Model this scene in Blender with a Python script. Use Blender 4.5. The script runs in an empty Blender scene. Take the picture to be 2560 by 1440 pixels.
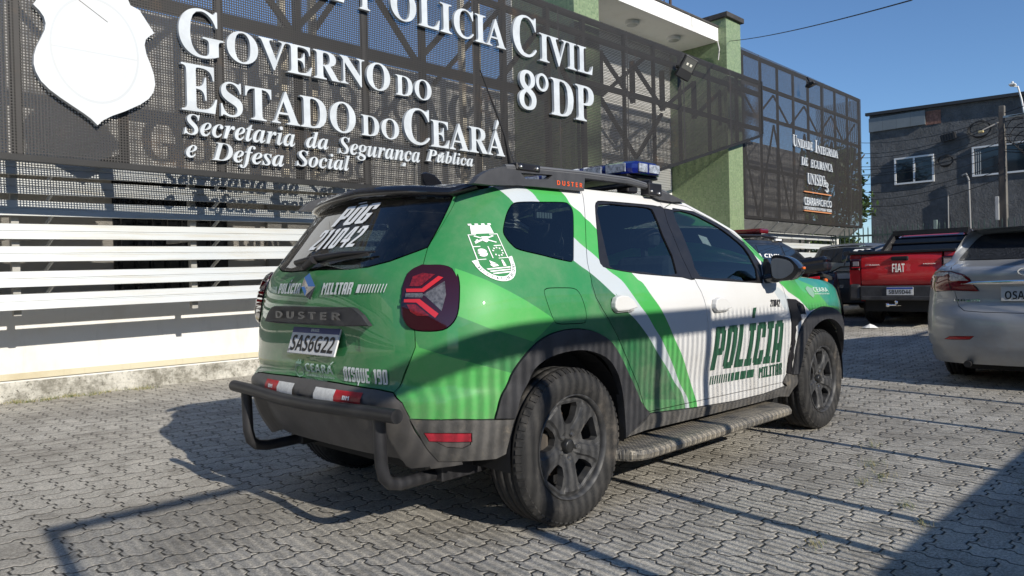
import bpy, bmesh, math, random
import numpy as np
from mathutils import Vector, Matrix, geometry
random.seed(7)
SC=bpy.context.scene; COL=SC.collection
R=math.radians
# ------------------------------------------------------------------ camera, sky, sun
cam_d=bpy.data.cameras.new('camera'); cam=bpy.data.objects.new('camera',cam_d); COL.objects.link(cam)
cam.location=(-2.4975,-2.9904,1.0755); cam.rotation_euler=(1.559931,0.0234144,-0.792974)
cam_d.sensor_width=36; cam_d.lens=26.335; cam_d.clip_start=.05; cam_d.clip_end=1500
SC.camera=cam
W=bpy.data.worlds.new('World'); SC.world=W; W.use_nodes=True
nt=W.node_tree; bg=nt.nodes['Background']; sky=nt.nodes.new('ShaderNodeTexSky'); sky.sky_type='NISHITA'; sky.sun_disc=False
KX,KZ=.13,.485
ELEV=math.atan2(KZ,math.hypot(1,KX)); sky.sun_elevation=ELEV; sky.sun_rotation=math.atan2(-KX,-1)
sky.air_density=1.0; sky.dust_density=0; sky.ozone_density=6; sky.altitude=600
nt.links.new(sky.outputs[0],bg.inputs[0]); bg.inputs[1].default_value=.118
sun_d=bpy.data.lights.new('sun','SUN'); sun_d.energy=4.85; sun_d.angle=R(.53); sun_d.color=(1,.94,.84)
sun=bpy.data.objects.new('sun',sun_d); COL.objects.link(sun); sun.rotation_euler=Vector((KX,1,-KZ)).to_track_quat('-Z','Y').to_euler(); sun.location=(0,-20,20)
SC.view_settings.view_transform='Standard'; SC.view_settings.look='None'; SC.view_settings.exposure=.22; SC.view_settings.gamma=1
# ------------------------------------------------------------------ helpers
def tag(o,label=None,cat=None,group=None,kind=None):
    if label: o['label']=label
    if cat: o['category']=cat
    if group: o['group']=group
    if kind: o['kind']=kind
    return o
def empty(name,loc=(0,0,0),rz=0,parent=None):
    o=bpy.data.objects.new(name,None); COL.objects.link(o); o.location=loc; o.rotation_euler=(0,0,rz)
    if parent: o.parent=parent
    return o
def link(name,me,parent=None):
    o=bpy.data.objects.new(name,me); COL.objects.link(o)
    if parent: o.parent=parent
    return o
def copy_tree(o,parent=None):
    c=o.copy(); COL.objects.link(c)
    if parent: c.parent=parent
    for ch in list(o.children): copy_tree(ch,c)
    return c
class MB:
    """collects simple shapes and links them as one mesh object"""
    def __init__(s): s.v=[]; s.f=[]; s.mi=[]; s.m=0; s.sm=[]
    def add(s,vs,fs,smooth=False):
        b=len(s.v); s.v+= [tuple(map(float,p)) for p in vs]
        for f in fs: s.f.append(tuple(i+b for i in f)); s.mi.append(s.m); s.sm.append(smooth)
        return s
    def box(s,x0,x1,y0,y1,z0,z1,bev=0):
        if bev<=0:
            v=[(x,y,z) for z in (z0,z1) for y in (y0,y1) for x in (x0,x1)]
            return s.add(v,[(0,2,3,1),(4,5,7,6),(0,1,5,4),(2,6,7,3),(0,4,6,2),(1,3,7,5)])
        bm=bmesh.new(); bmesh.ops.create_cube(bm,size=1)
        bmesh.ops.scale(bm,vec=(x1-x0,y1-y0,z1-z0),verts=bm.verts); bmesh.ops.translate(bm,vec=((x0+x1)/2,(y0+y1)/2,(z0+z1)/2),verts=bm.verts)
        bmesh.ops.bevel(bm,geom=list(bm.edges),offset=min(bev,(x1-x0)/2.1,(y1-y0)/2.1,(z1-z0)/2.1),segments=2,affect='EDGES',profile=.5)
        return s.bm(bm)
    def bm(s,bm,smooth=False):
        bm.verts.index_update(); s.add([v.co for v in bm.verts],[[v.index for v in f.verts] for f in bm.faces],smooth); bm.free(); return s
    def bar(s,a,b,w,h=None,up=(0,0,1)):
        """rectangular bar from a to b"""
        a,b=Vector(a),Vector(b); h=h or w; d=(b-a).normalized(); up=Vector(up)
        if abs(d.dot(up))>.99: up=Vector((1,0,0))
        r=d.cross(up).normalized(); u=r.cross(d)
        v=[p+r*i*w/2+u*j*h/2 for p in (a,b) for i,j in ((-1,-1),(1,-1),(1,1),(-1,1))]
        return s.add(v,[(3,2,1,0),(4,5,6,7),(0,1,5,4),(1,2,6,5),(2,3,7,6),(3,0,4,7)])
    def tube(s,pts,r,n=12,cap=True,closed=False):
        pts=[Vector(p) for p in pts]; rr=r if isinstance(r,(list,tuple)) else [r]*len(pts)
        N=len(pts); base=len(s.v); ref=None; vs=[];fs=[]
        for i,p in enumerate(pts):
            a=pts[(i-1)%N] if (i>0 or closed) else pts[i]; b=pts[(i+1)%N] if (i<N-1 or closed) else pts[i]
            d=(b-a).normalized()
            if ref is None: ref=Vector((0,0,1)) if abs(d.z)<.9 else Vector((1,0,0))
            x=d.cross(ref).normalized(); y=x.cross(d).normalized(); ref=y
            vs+=[p+(x*math.cos(2*math.pi*k/n)+y*math.sin(2*math.pi*k/n))*rr[i] for k in range(n)]
        for i in range(N if closed else N-1):
            j=(i+1)%N
            for k in range(n): fs.append((i*n+k,i*n+(k+1)%n,j*n+(k+1)%n,j*n+k))
        s.add(vs,fs,True)
        if cap and not closed:
            s.add(vs[:n],[tuple(range(n))[::-1]]); s.add(vs[-n:],[tuple(range(n))])
        return s
    def lathe(s,prof,n=48,axis='y',c=(0,0,0),smooth=True):
        """prof: (radius, offset along axis)"""
        vs=[];fs=[];m=len(prof)
        for k in range(n):
            t=2*math.pi*k/n; ct,st=math.cos(t),math.sin(t)
            for r_,o in prof:
                vs.append((c[0]+r_*ct,c[1]+o,c[2]+r_*st) if axis=='y' else (c[0]+r_*ct,c[1]+r_*st,c[2]+o) if axis=='z' else (c[0]+o,c[1]+r_*ct,c[2]+r_*st))
        for k in range(n):
            l=(k+1)%n
            for i in range(m-1): fs.append((k*m+i,k*m+i+1,l*m+i+1,l*m+i))
        return s.add(vs,fs,smooth)
    def prism(s,poly,y0,y1,plane='xz',holes=(),smooth=False):
        """outline (with holes) extruded; plane xz -> along y, yz -> along x, xy -> along z"""
        loops=[poly]+list(holes); tri=geometry.tessellate_polygon([[Vector((p[0],p[1],0)) for p in l] for l in loops])
        flat=[p for l in loops for p in l]; n=len(flat)
        P=lambda p,t:(p[0],t,p[1]) if plane=='xz' else (t,p[0],p[1]) if plane=='yz' else (p[0],p[1],t)
        vs=[P(p,y0) for p in flat]+[P(p,y1) for p in flat]
        fs=[tuple(t) for t in tri]+[tuple(i+n for i in t[::-1]) for t in tri]; b=0
        for l in loops:
            m=len(l)
            for i in range(m): j=(i+1)%m; fs.append((b+i,b+j,b+j+n,b+i+n))
            b+=m
        return s.add(vs,fs,smooth)
    def build(s,name,mats,parent=None,bevel=0,fix=True,auto=None):
        me=bpy.data.meshes.new(name); me.from_pydata(s.v,[],s.f); 
        if not isinstance(mats,(list,tuple)): mats=[mats]
        for m in mats: me.materials.append(m)
        me.polygons.foreach_set('material_index',s.mi); me.polygons.foreach_set('use_smooth',s.sm); me.update()
        if fix or bevel:
            bm=bmesh.new(); bm.from_mesh(me); 
            if bevel:
                bmesh.ops.remove_doubles(bm,verts=bm.verts,dist=1e-5)
            bmesh.ops.recalc_face_normals(bm,faces=bm.faces)
            if bevel:
                es=[e for e in bm.edges if len(e.link_faces)==2 and e.calc_face_angle(0)>.5]
                bmesh.ops.bevel(bm,geom=es,offset=bevel,segments=2,affect='EDGES',profile=.5,clamp_overlap=True)
            bm.to_mesh(me); bm.free()
        return link(name,me,parent)
# ------------------------------------------------------------------ materials
class NT:
    def __init__(s,name):
        s.m=bpy.data.materials.new(name); s.m.use_nodes=True; s.t=s.m.node_tree; s.b=s.t.nodes['Principled BSDF']; s.out=s.t.nodes['Material Output']
    def n(s,typ,**kw):
        nd=s.t.nodes.new('ShaderNode'+typ)
        for k,v in kw.items():
            if k.startswith('i_'):
                key=k[2:]; key=int(key) if key.isdigit() else key.replace('_',' ')
                if hasattr(v,'node') or hasattr(v,'is_output'): s.t.links.new(v,nd.inputs[key])
                else: nd.inputs[key].default_value=v
            else: setattr(nd,k,v)
        return nd
    def math(s,op,a,b=0,c=None):
        nd=s.t.nodes.new('ShaderNodeMath'); nd.operation=op
        for i,v in enumerate((a,b) if c is None else (a,b,c)):
            if hasattr(v,'is_output'): s.t.links.new(v,nd.inputs[i])
            else: nd.inputs[i].default_value=v
        return nd.outputs[0]
    def obj(s): return s.n('TexCoord').outputs['Object']
    def mix(s,f,a,b):
        nd=s.t.nodes.new('ShaderNodeMix'); nd.data_type='RGBA'
        for i,v in ((0,f),(6,a),(7,b)):
            if hasattr(v,'is_output'): s.t.links.new(v,nd.inputs[i])
            else: nd.inputs[i].default_value=v if i==0 else tuple(v)+((1,) if len(v)==3 else ())
        return nd.outputs[2]
    def ramp(s,f,lo,hi): 
        nd=s.t.nodes.new('ShaderNodeMapRange'); nd.interpolation_type='SMOOTHSTEP'; s.t.links.new(f,nd.inputs[0]); nd.inputs[1].default_value=lo; nd.inputs[2].default_value=hi; return nd.outputs[0]
    def set(s,k,v):
        if hasattr(v,'is_output'): s.t.links.new(v,s.b.inputs[k])
        else: s.b.inputs[k].default_value=v
    def noise(s,scale,detail=4,rough=.6,co=None,dim=None):
        nd=s.n('TexNoise'); nd.inputs['Scale'].default_value=scale; nd.inputs['Detail'].default_value=detail; nd.inputs['Roughness'].default_value=rough
        s.t.links.new(co or s.obj(),nd.inputs['Vector']); return nd.outputs['Fac']
    def bump(s,h,strength=.3,dist=.01):
        nd=s.n('Bump'); nd.inputs['Strength'].default_value=strength; nd.inputs['Distance'].default_value=dist; s.t.links.new(h,nd.inputs['Height']); s.t.links.new(nd.outputs[0],s.b.inputs['Normal'])
def c4(c): return tuple(c)+(1,) if len(c)==3 else tuple(c)
MC={}
def mat(name,color,rough=.5,metal=0,coat=0,var=0,vs=6,dirt=None,bump=0,bs=80,spec=None,emit=0,trans=0,ior=None):
    """plain procedural material with an uneven tone (var) and optional dirt: (colour, amount, scale)"""
    if name in MC: return MC[name]
    t=NT(name); col=c4(color)
    if var or dirt:
        f=t.noise(vs,5,.65); base=t.mix(t.ramp(f,.3,.7),tuple(max(0,x*(1-var)) for x in color),tuple(min(1,x*(1+var)) for x in color))
        if dirt:
            d=t.ramp(t.noise(dirt[2],8,.75),1-dirt[1],1.02-dirt[1]*.35) if dirt[1]<1 else 1.0
            base=t.mix(d,base,dirt[0]); 
            rr=t.math('MULTIPLY_ADD',d,.35,rough); t.set('Roughness',rr)
        else: t.set('Roughness',t.math('MULTIPLY_ADD',f,.18,rough-.09))
        t.set('Base Color',base)
    else: t.set('Base Color',col); t.set('Roughness',rough)
    t.set('Metallic',metal); t.set('Coat Weight',coat); t.set('Coat Roughness',.04)
    if spec is not None: t.set('Specular IOR Level',spec)
    if trans: t.set('Transmission Weight',trans)
    if ior: t.set('IOR',ior)
    if emit: t.set('Emission Color',col); t.set('Emission Strength',emit)
    if bump: t.bump(t.noise(bs,4,.6),bump,.01)
    MC[name]=t.m; return t.m
def glass_mat(name,tint,keep,refl=.04,rough=.01,dust=0):
    """thin tinted pane: part of the light passes, the surface mirrors by Fresnel"""
    if name in MC: return MC[name]
    t=NT(name); tr=t.n('BsdfTransparent'); tr.inputs[0].default_value=tuple(x*keep for x in tint)+(1,)
    gl=t.n('BsdfGlossy'); gl.inputs['Roughness'].default_value=rough; gl.inputs[0].default_value=(1,1,1,1)
    fr=t.n('Fresnel'); fr.inputs[0].default_value=1.52
    m=t.n('MixShader'); f=t.math('MULTIPLY_ADD',fr.outputs[0],1.0,refl); t.t.links.new(f,m.inputs[0]); t.t.links.new(tr.outputs[0],m.inputs[1]); t.t.links.new(gl.outputs[0],m.inputs[2])
    last=m
    if dust:
        df=t.n('BsdfDiffuse'); df.inputs[0].default_value=(.3,.29,.27,1); m2=t.n('MixShader'); t.t.links.new(t.math('MULTIPLY',t.ramp(t.noise(9,6,.7),.35,.9),dust),m2.inputs[0]); t.t.links.new(m.outputs[0],m2.inputs[1]); t.t.links.new(df.outputs[0],m2.inputs[2]); last=m2
    t.t.links.new(last.outputs[0],t.out.inputs[0]); MC[name]=t.m; return t.m
def paint(name,color,dust=.10,metal=0,rough=.32):
    """car paint: clear coat, a film of road dust, faint waviness"""
    if name in MC: return MC[name]
    t=NT(name); co=t.obj(); f=t.noise(3.5,7,.7,co)
    base=t.mix(t.math('MULTIPLY',t.ramp(f,.35,.85),dust*2.2),color,(.42,.38,.31))
    sz=t.n('SeparateXYZ'); t.t.links.new(co,sz.inputs[0]); lo=t.math('MULTIPLY',t.ramp(sz.outputs[2],.95,.32),t.ramp(t.noise(6,8,.78,co),.30,.72))
    base=t.mix(t.math('MULTIPLY',lo,.42 if dust>.04 else .2),base,(.30,.26,.20))
    t.set('Base Color',base); t.set('Roughness',t.math('MULTIPLY_ADD',f,.14,rough+.06)); t.set('Metallic',metal); t.set('Specular IOR Level',.22)
    t.set('Coat Weight',.8); t.set('Coat Roughness',t.math('MULTIPLY_ADD',t.noise(14,4,.6,co),.03,.0))
    t.bump(t.noise(2.2,2,.5,co),.04,.02)
    MC[name]=t.m; return t.m
GREEN=paint('paint_green',(.028,.205,.062)); LGREEN=paint('paint_light_green',(.060,.36,.078)); DGREEN=paint('paint_dark_green',(.016,.130,.046)); WHITE=paint('paint_white',(.62,.62,.61),.06); SILVERW=paint('vinyl_pale_grey',(.46,.505,.53),.06)
TEAL=paint('paint_teal',(.02,.24,.17))
PLASTIC=mat('black_plastic',(.034,.034,.037),.55,var=.3,vs=9,dirt=((.16,.135,.10),.44,6),bump=.12,bs=260)
PLASTIC2=mat('grey_bumper_plastic',(.098,.092,.087),.5,var=.2,vs=7,dirt=((.17,.14,.10),.34,4),bump=.08,bs=240)
MUDDY=mat('muddy_plastic',(.080,.076,.071),.6,var=.3,vs=10,dirt=((.27,.225,.165),.50,9),bump=.2,bs=120)
GLOSSB=mat('gloss_black',(.008,.008,.010),.12,coat=.6)
BLACK=mat('matt_black',(.006,.006,.007),.7)
TRIM=mat('black_trim',(.014,.013,.014),.38,var=.2,vs=12)
RUBBER=mat('tyre_rubber',(.024,.023,.022),.78,var=.35,vs=9,dirt=((.15,.127,.102),.52,4.5),bump=.12,bs=150)
RIMM=mat('rim_dark_grey',(.052,.052,.053),.55,metal=.15,var=.35,vs=11,dirt=((.17,.15,.125),.48,9))
CHROME=mat('chrome',(.82,.82,.83),.08,metal=1)
STEEL=mat('brushed_steel',(.45,.44,.42),.35,metal=1,var=.2,vs=20)
TUBEM=mat('black_tube_paint',(.022,.022,.024),.42,var=.3,vs=10,dirt=((.28,.25,.20),.30,18))
GLASS=glass_mat('tinted_glass',(.75,.92,.95),.42,.03)
RGLASS=glass_mat('rear_tinted_glass',(.8,.92,.92),.22,.045,dust=.05)
DECALW=mat('white_vinyl',(.80,.81,.80),.45); DECALG=mat('dark_green_vinyl',(.018,.075,.040),.45,var=.15,vs=40); DECALS=mat('silver_vinyl',(.62,.66,.64),.35)
REDL=mat('red_lens',(.42,.008,.012),.08,coat=1); DREDL=mat('dark_red_lens',(.028,.003,.005),.06,coat=1); CLEARL=mat('clear_lens',(.5,.5,.5),.1,coat=1,metal=.4)
def uni(s,style):
    o=''
    for c in s:
        A,a,d={'serif':(0x1D400,0x1D41A,0x1D7CE),'ital':(0x1D468,0x1D482,None),'sans':(0x1D5D4,0x1D5EE,0x1D7EC),'sansi':(0x1D63C,0x1D656,None)}[style]
        o+=chr(A+ord(c)-65) if 'A'<=c<='Z' else chr(a+ord(c)-97) if 'a'<=c<='z' else chr(d+ord(c)-48) if c.isdigit() and d else c
    return o
def glyph_mesh(text,style=None,offset=0,spacing=1):
    """flat triangles of a line of lettering, scaled to a unit box (0..1, 0..1)"""
    cu=bpy.data.curves.new('lettering','FONT'); cu.body=uni(text,style) if style else text; cu.offset=offset; cu.resolution_u=4; cu.space_character=spacing
    ob=bpy.data.objects.new('lettering',cu); COL.objects.link(ob)
    ev=ob.evaluated_get(bpy.context.evaluated_depsgraph_get()); me=ev.to_mesh()
    v=[(p.co.x,p.co.y) for p in me.vertices]; f=[tuple(p.vertices) for p in me.polygons]; ev.to_mesh_clear()
    bpy.data.objects.remove(ob); bpy.data.curves.remove(cu)
    xs=[p[0] for p in v]; ys=[p[1] for p in v]; x0,x1,y0,y1=min(xs),max(xs),min(ys),max(ys)
    return [((x-x0)/(x1-x0),(y-y0)/(y1-y0)) for x,y in v],f
# block capitals of the livery: rectangles and quads on a 10-high grid, (width, quads)
def _r(a,b,c,d): return ((a,b),(c,b),(c,d),(a,d))
BLK={'P':(5,[_r(0,0,2.1,10),_r(2.1,8.4,4.4,10),_r(2.1,3.4,4.4,5),((3.1,5),(5,4.2),(5,9.2),(3.1,8.4)),]),
'O':(5,[_r(0,.6,2,9.4),_r(3,.6,5,9.4),_r(.6,8.5,4.4,10),_r(.6,0,4.4,1.5)]),
'L':(4.4,[_r(0,0,2.1,10),_r(2.1,0,4.4,1.8)]),
'I':(3.6,[_r(.75,0,2.85,10),_r(0,8.3,3.6,10),_r(0,0,3.6,1.7)]),
'J':(3.6,[_r(.75,0,2.85,10),_r(0,8.3,3.6,10),_r(0,0,3.6,1.7),((1.1,11.2),(2.6,11.2),(3.3,13.6),(1.7,13.6))]),
'C':(5,[_r(0,.6,2,9.4),_r(.6,8.5,4.6,10),_r(.6,0,4.6,1.5),_r(3,6.4,5,9.4),_r(3,.6,5,3.4)]),
'A':(5,[_r(0,0,2,9.3),_r(3,0,5,9.3),_r(.7,8.5,4.3,10),_r(2,3,3,4.6)]),
'M':(6.2,[_r(0,0,1.8,10),_r(4.4,0,6.2,10),((1.8,10),(1.8,7.5),(3.1,4.6),(3.1,7.4)),((4.4,10),(4.4,7.5),(3.1,4.6),(3.1,7.4))]),
'T':(4.6,[_r(1.25,0,3.35,10),_r(0,8.3,4.6,10)]),
'R':(5,[_r(0,0,2,10),_r(2,8.5,4.5,10),_r(2,4.2,4.5,5.6),_r(3,5.6,5,9.2),_r(3,0,5,4.2)]),
'D':(5,[_r(0,0,2,10),_r(2,8.5,4.4,10),_r(2,0,4.4,1.5),_r(3,.8,5,9.2)]),
'S':(4.8,[_r(0,5,2,9.4),_r(2.8,.6,4.8,5.4),_r(.5,8.5,4.4,10),_r(.4,0,4.4,1.5),((2,6.4),(2,4.9),(2.8,3.9),(2.8,5.4)),_r(2.8,6.6,4.8,9.4),_r(0,.6,2,3.4)]),
'Q':(5,[_r(0,.6,2,9.4),_r(3,.6,5,9.4),_r(.6,8.5,4.4,10),_r(.6,0,4.4,1.5),((2.2,0),(3.6,-2.2),(4.8,-2.2),(3.6,0))]),
'U':(5,[_r(0,.6,2,10),_r(3,.6,5,10),_r(.6,0,4.4,1.5)]),
'E':(4.4,[_r(0,0,2,10),_r(2,8.4,4.4,10),_r(2,4.3,4,5.8),_r(2,0,4.4,1.6)]),
'G':(5,[_r(0,.6,2,9.4),_r(.6,8.5,4.6,10),_r(.6,0,4.6,1.5),_r(3,6.8,5,9.2),_r(3,.8,5,5),_r(2.4,4,3,5)]),
'1':(2.8,[_r(.8,0,2.8,10),_r(0,8,.8,9.6)]),
'9':(4.8,[_r(0,4.6,1.9,9.4),_r(2.9,.6,4.8,9.4),_r(.5,8.5,4.3,10),_r(1.9,4.2,2.9,5.6),_r(.9,0,4.3,1.5)]),
'0':(4.8,[_r(0,.6,1.9,9.4),_r(2.9,.6,4.8,9.4),_r(.5,8.5,4.3,10),_r(.5,0,4.3,1.5)]),
'2':(4.8,[_r(.4,8.6,4.3,10),_r(2.9,5.6,4.8,9.2),((0,1.4),(1.9,1.4),(4.8,5.6),(2.9,5.6)),_r(0,0,4.8,1.4),_r(0,6.8,1.7,9)]),
'4':(5,[_r(2.9,0,4.7,10),((0,4.4),(1.7,4.4),(3.2,10),(1.7,10)),_r(0,2.6,2.9,4.2),_r(4.7,2.6,5.4,4.2)]),
' ':(3,[])}
def block_text(s,slant=.2,gap=.9):
    v=[];f=[];x=0
    for ch in s:
        w,q=BLK[ch]
        for quad in q:
            b=len(v); v+=[(x+p[0]+slant*p[1],p[1]) for p in quad]; f.append((b,b+1,b+2,b+3))
        x+=w+gap
    x-=gap
    return [(p[0]/(x+slant*10),p[1]/10) for p in v],f

WT=[(.15,.83),(.22,.848),(.32,.868),(.42,.880),(.52,.888),(.62,.893),(.72,.896),(.82,.896),(.92,.889),(1.0,.879),(1.06,.866),(1.12,.845),(1.2,.812),(1.3,.771),(1.4,.728),(1.48,.690),(1.54,.655),(1.58,.618),(1.61,.572),(1.63,.50)]
WH=[(.15,.83),(.32,.868),(.52,.888),(.62,.893),(.72,.896),(.82,.89),(.90,.878),(.96,.858),(1.0,.832),(1.04,.785),(1.08,.70),(1.12,.55)]
RT=[(.15,-.62),(.25,-.655),(.32,-.70),(.40,-.755),(.48,-.79),(.56,-.80),(.62,-.795),(.66,-.755),(.70,-.752),(.80,-.75),(.90,-.747),(1.0,-.742),(1.06,-.735),(1.12,-.718),(1.2,-.662),(1.3,-.582),(1.4,-.502),(1.48,-.437),(1.54,-.385),(1.58,-.33),(1.61,-.27),(1.63,-.20)]
NT_=[(.15,3.2),(.95,3.2),(1.2,2.8),(1.45,2.6),(1.63,2.4)]
FT=[(.15,3.30),(.35,3.42),(.55,3.50),(.75,3.50),(.9,3.47),(1.0,3.38),(1.04,3.2),(1.08,2.95),(1.12,2.75)]
class Shell:
    """Half car skin S(u,z), right side y<0; u = x along the flank, rounded round the back (u<XC) and the nose (u>XD)."""
    def __init__(s,W,R,N,F,XC,XD,UR=1.25,UF=1.45,NF=3.2,H=None,HX=(2.12,.4),extra=None):
        s.W,s.R,s.N,s.F,s.XC,s.XD,s.UR,s.UF,s.NF,s.H,s.HX,s.extra=W,R,N,F,XC,XD,UR,UF,NF,H,HX,extra
    @staticmethod
    def sm(z,t):
        t=np.asarray(t,float); x,y=t[:,0],t[:,1]; z=np.clip(z,x[0],x[-1])
        m=np.gradient(y,x); i=np.clip(np.searchsorted(x,z,side='right')-1,0,len(x)-2)
        h=x[i+1]-x[i]; q=(z-x[i])/h
        return (2*q**3-3*q**2+1)*y[i]+(q**3-2*q**2+q)*h*m[i]+(-2*q**3+3*q**2)*y[i+1]+(q**3-q**2)*h*m[i+1]
    def width(s,x,z):
        w=s.sm(z,s.W)
        if s.H is not None:
            k=np.clip((x-s.HX[0])/s.HX[1],0,1); k=k*k*(3-2*k); w=w*(1-k)+s.sm(z,s.H)*k
        return w+s.extra(x,z) if s.extra else w
    def S(s,u,z):
        u=np.asarray(u,float); z=np.asarray(z,float); u,z=np.broadcast_arrays(u,z)
        x=u.copy(); y=-s.width(u,z)
        th=np.clip((s.XC-u)/s.UR,0,1.5)*np.pi/2; n=s.sm(z,s.N); a=s.XC-s.sm(z,s.R)
        c=np.cos(th); q=np.sin(th); rho=(np.abs(c)**n+np.abs(q)**n)**(-1/n); r=u<s.XC; wx=s.width(s.XC+0*u,z)
        x=np.where(r,s.XC-a*q*rho,x); y=np.where(r,-wx*c*rho,y)
        th=np.clip((u-s.XD)/s.UF,0,1)*np.pi/2; n=s.NF; a=s.sm(z,s.F)-s.XD+.03; wx=s.width(s.XD+0*u,z)
        c=np.cos(th); q=np.sin(th); rho=(np.abs(c)**n+np.abs(q)**n)**(-1/n); f=u>s.XD
        x=np.where(f,s.XD+a*q*rho,x); y=np.where(f,-wx*c*rho,y)
        return np.stack([x,y,z],-1)
    def Nrm(s,u,z,e=2e-3):
        u=np.asarray(u,float); z=np.asarray(z,float)
        n=np.cross(s.S(u+e,z)-s.S(u-e,z),s.S(u,z+e)-s.S(u,z-e)); return n/np.maximum(np.linalg.norm(n,axis=-1,keepdims=True),1e-9)

# ------------------------------------------------------------------ skin panels
def inpoly(px,py,poly):
    r=np.zeros(len(px),bool); n=len(poly)
    for i in range(n):
        x0,y0=poly[i]; x1,y1=poly[(i+1)%n]
        if y0==y1: continue
        c=((y0>py)!=(y1>py))&(px<(x1-x0)*(py-y0)/(y1-y0)+x0); r^=c
    return r
def smooth_loop(p,n=3):
    """rounds a measured outline (Catmull-Rom)"""
    p=[np.array(q,float) for q in p]; o=[]; m=len(p)
    for i in range(m):
        a,b,c,d=p[i-1],p[i],p[(i+1)%m],p[(i+2)%m]
        for k in range(n):
            t=k/n; o.append(tuple(.5*((2*b)+(c-a)*t+(2*a-5*b+4*c-d)*t*t+(3*b-a-3*c+d)*t**3)))
    return o
def smooth_open(p,n=3):
    q=[tuple(2*np.array(p[0])-np.array(p[1]))]+list(p)+[tuple(2*np.array(p[-1])-np.array(p[-2]))]; q=[np.array(a,float) for a in q]; o=[]
    for i in range(1,len(q)-2):
        a,b,c,d=q[i-1],q[i],q[i+1],q[i+2]
        for k in range(n): t=k/n; o.append(tuple(.5*((2*b)+(c-a)*t+(2*a-5*b+4*c-d)*t*t+(3*b-a-3*c+d)*t**3)))
    return o+[tuple(p[-1])]
def dense(p,st,closed=True):
    o=[]; m=len(p)
    for i in range(m if closed else m-1):
        a=np.array(p[i],float); b=np.array(p[(i+1)%m],float); k=max(1,int(np.ceil(np.linalg.norm(b-a)/st)))
        o+=[tuple(a+(b-a)*j/k) for j in range(k)]
    if not closed: o.append(tuple(p[-1]))
    return o
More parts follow.
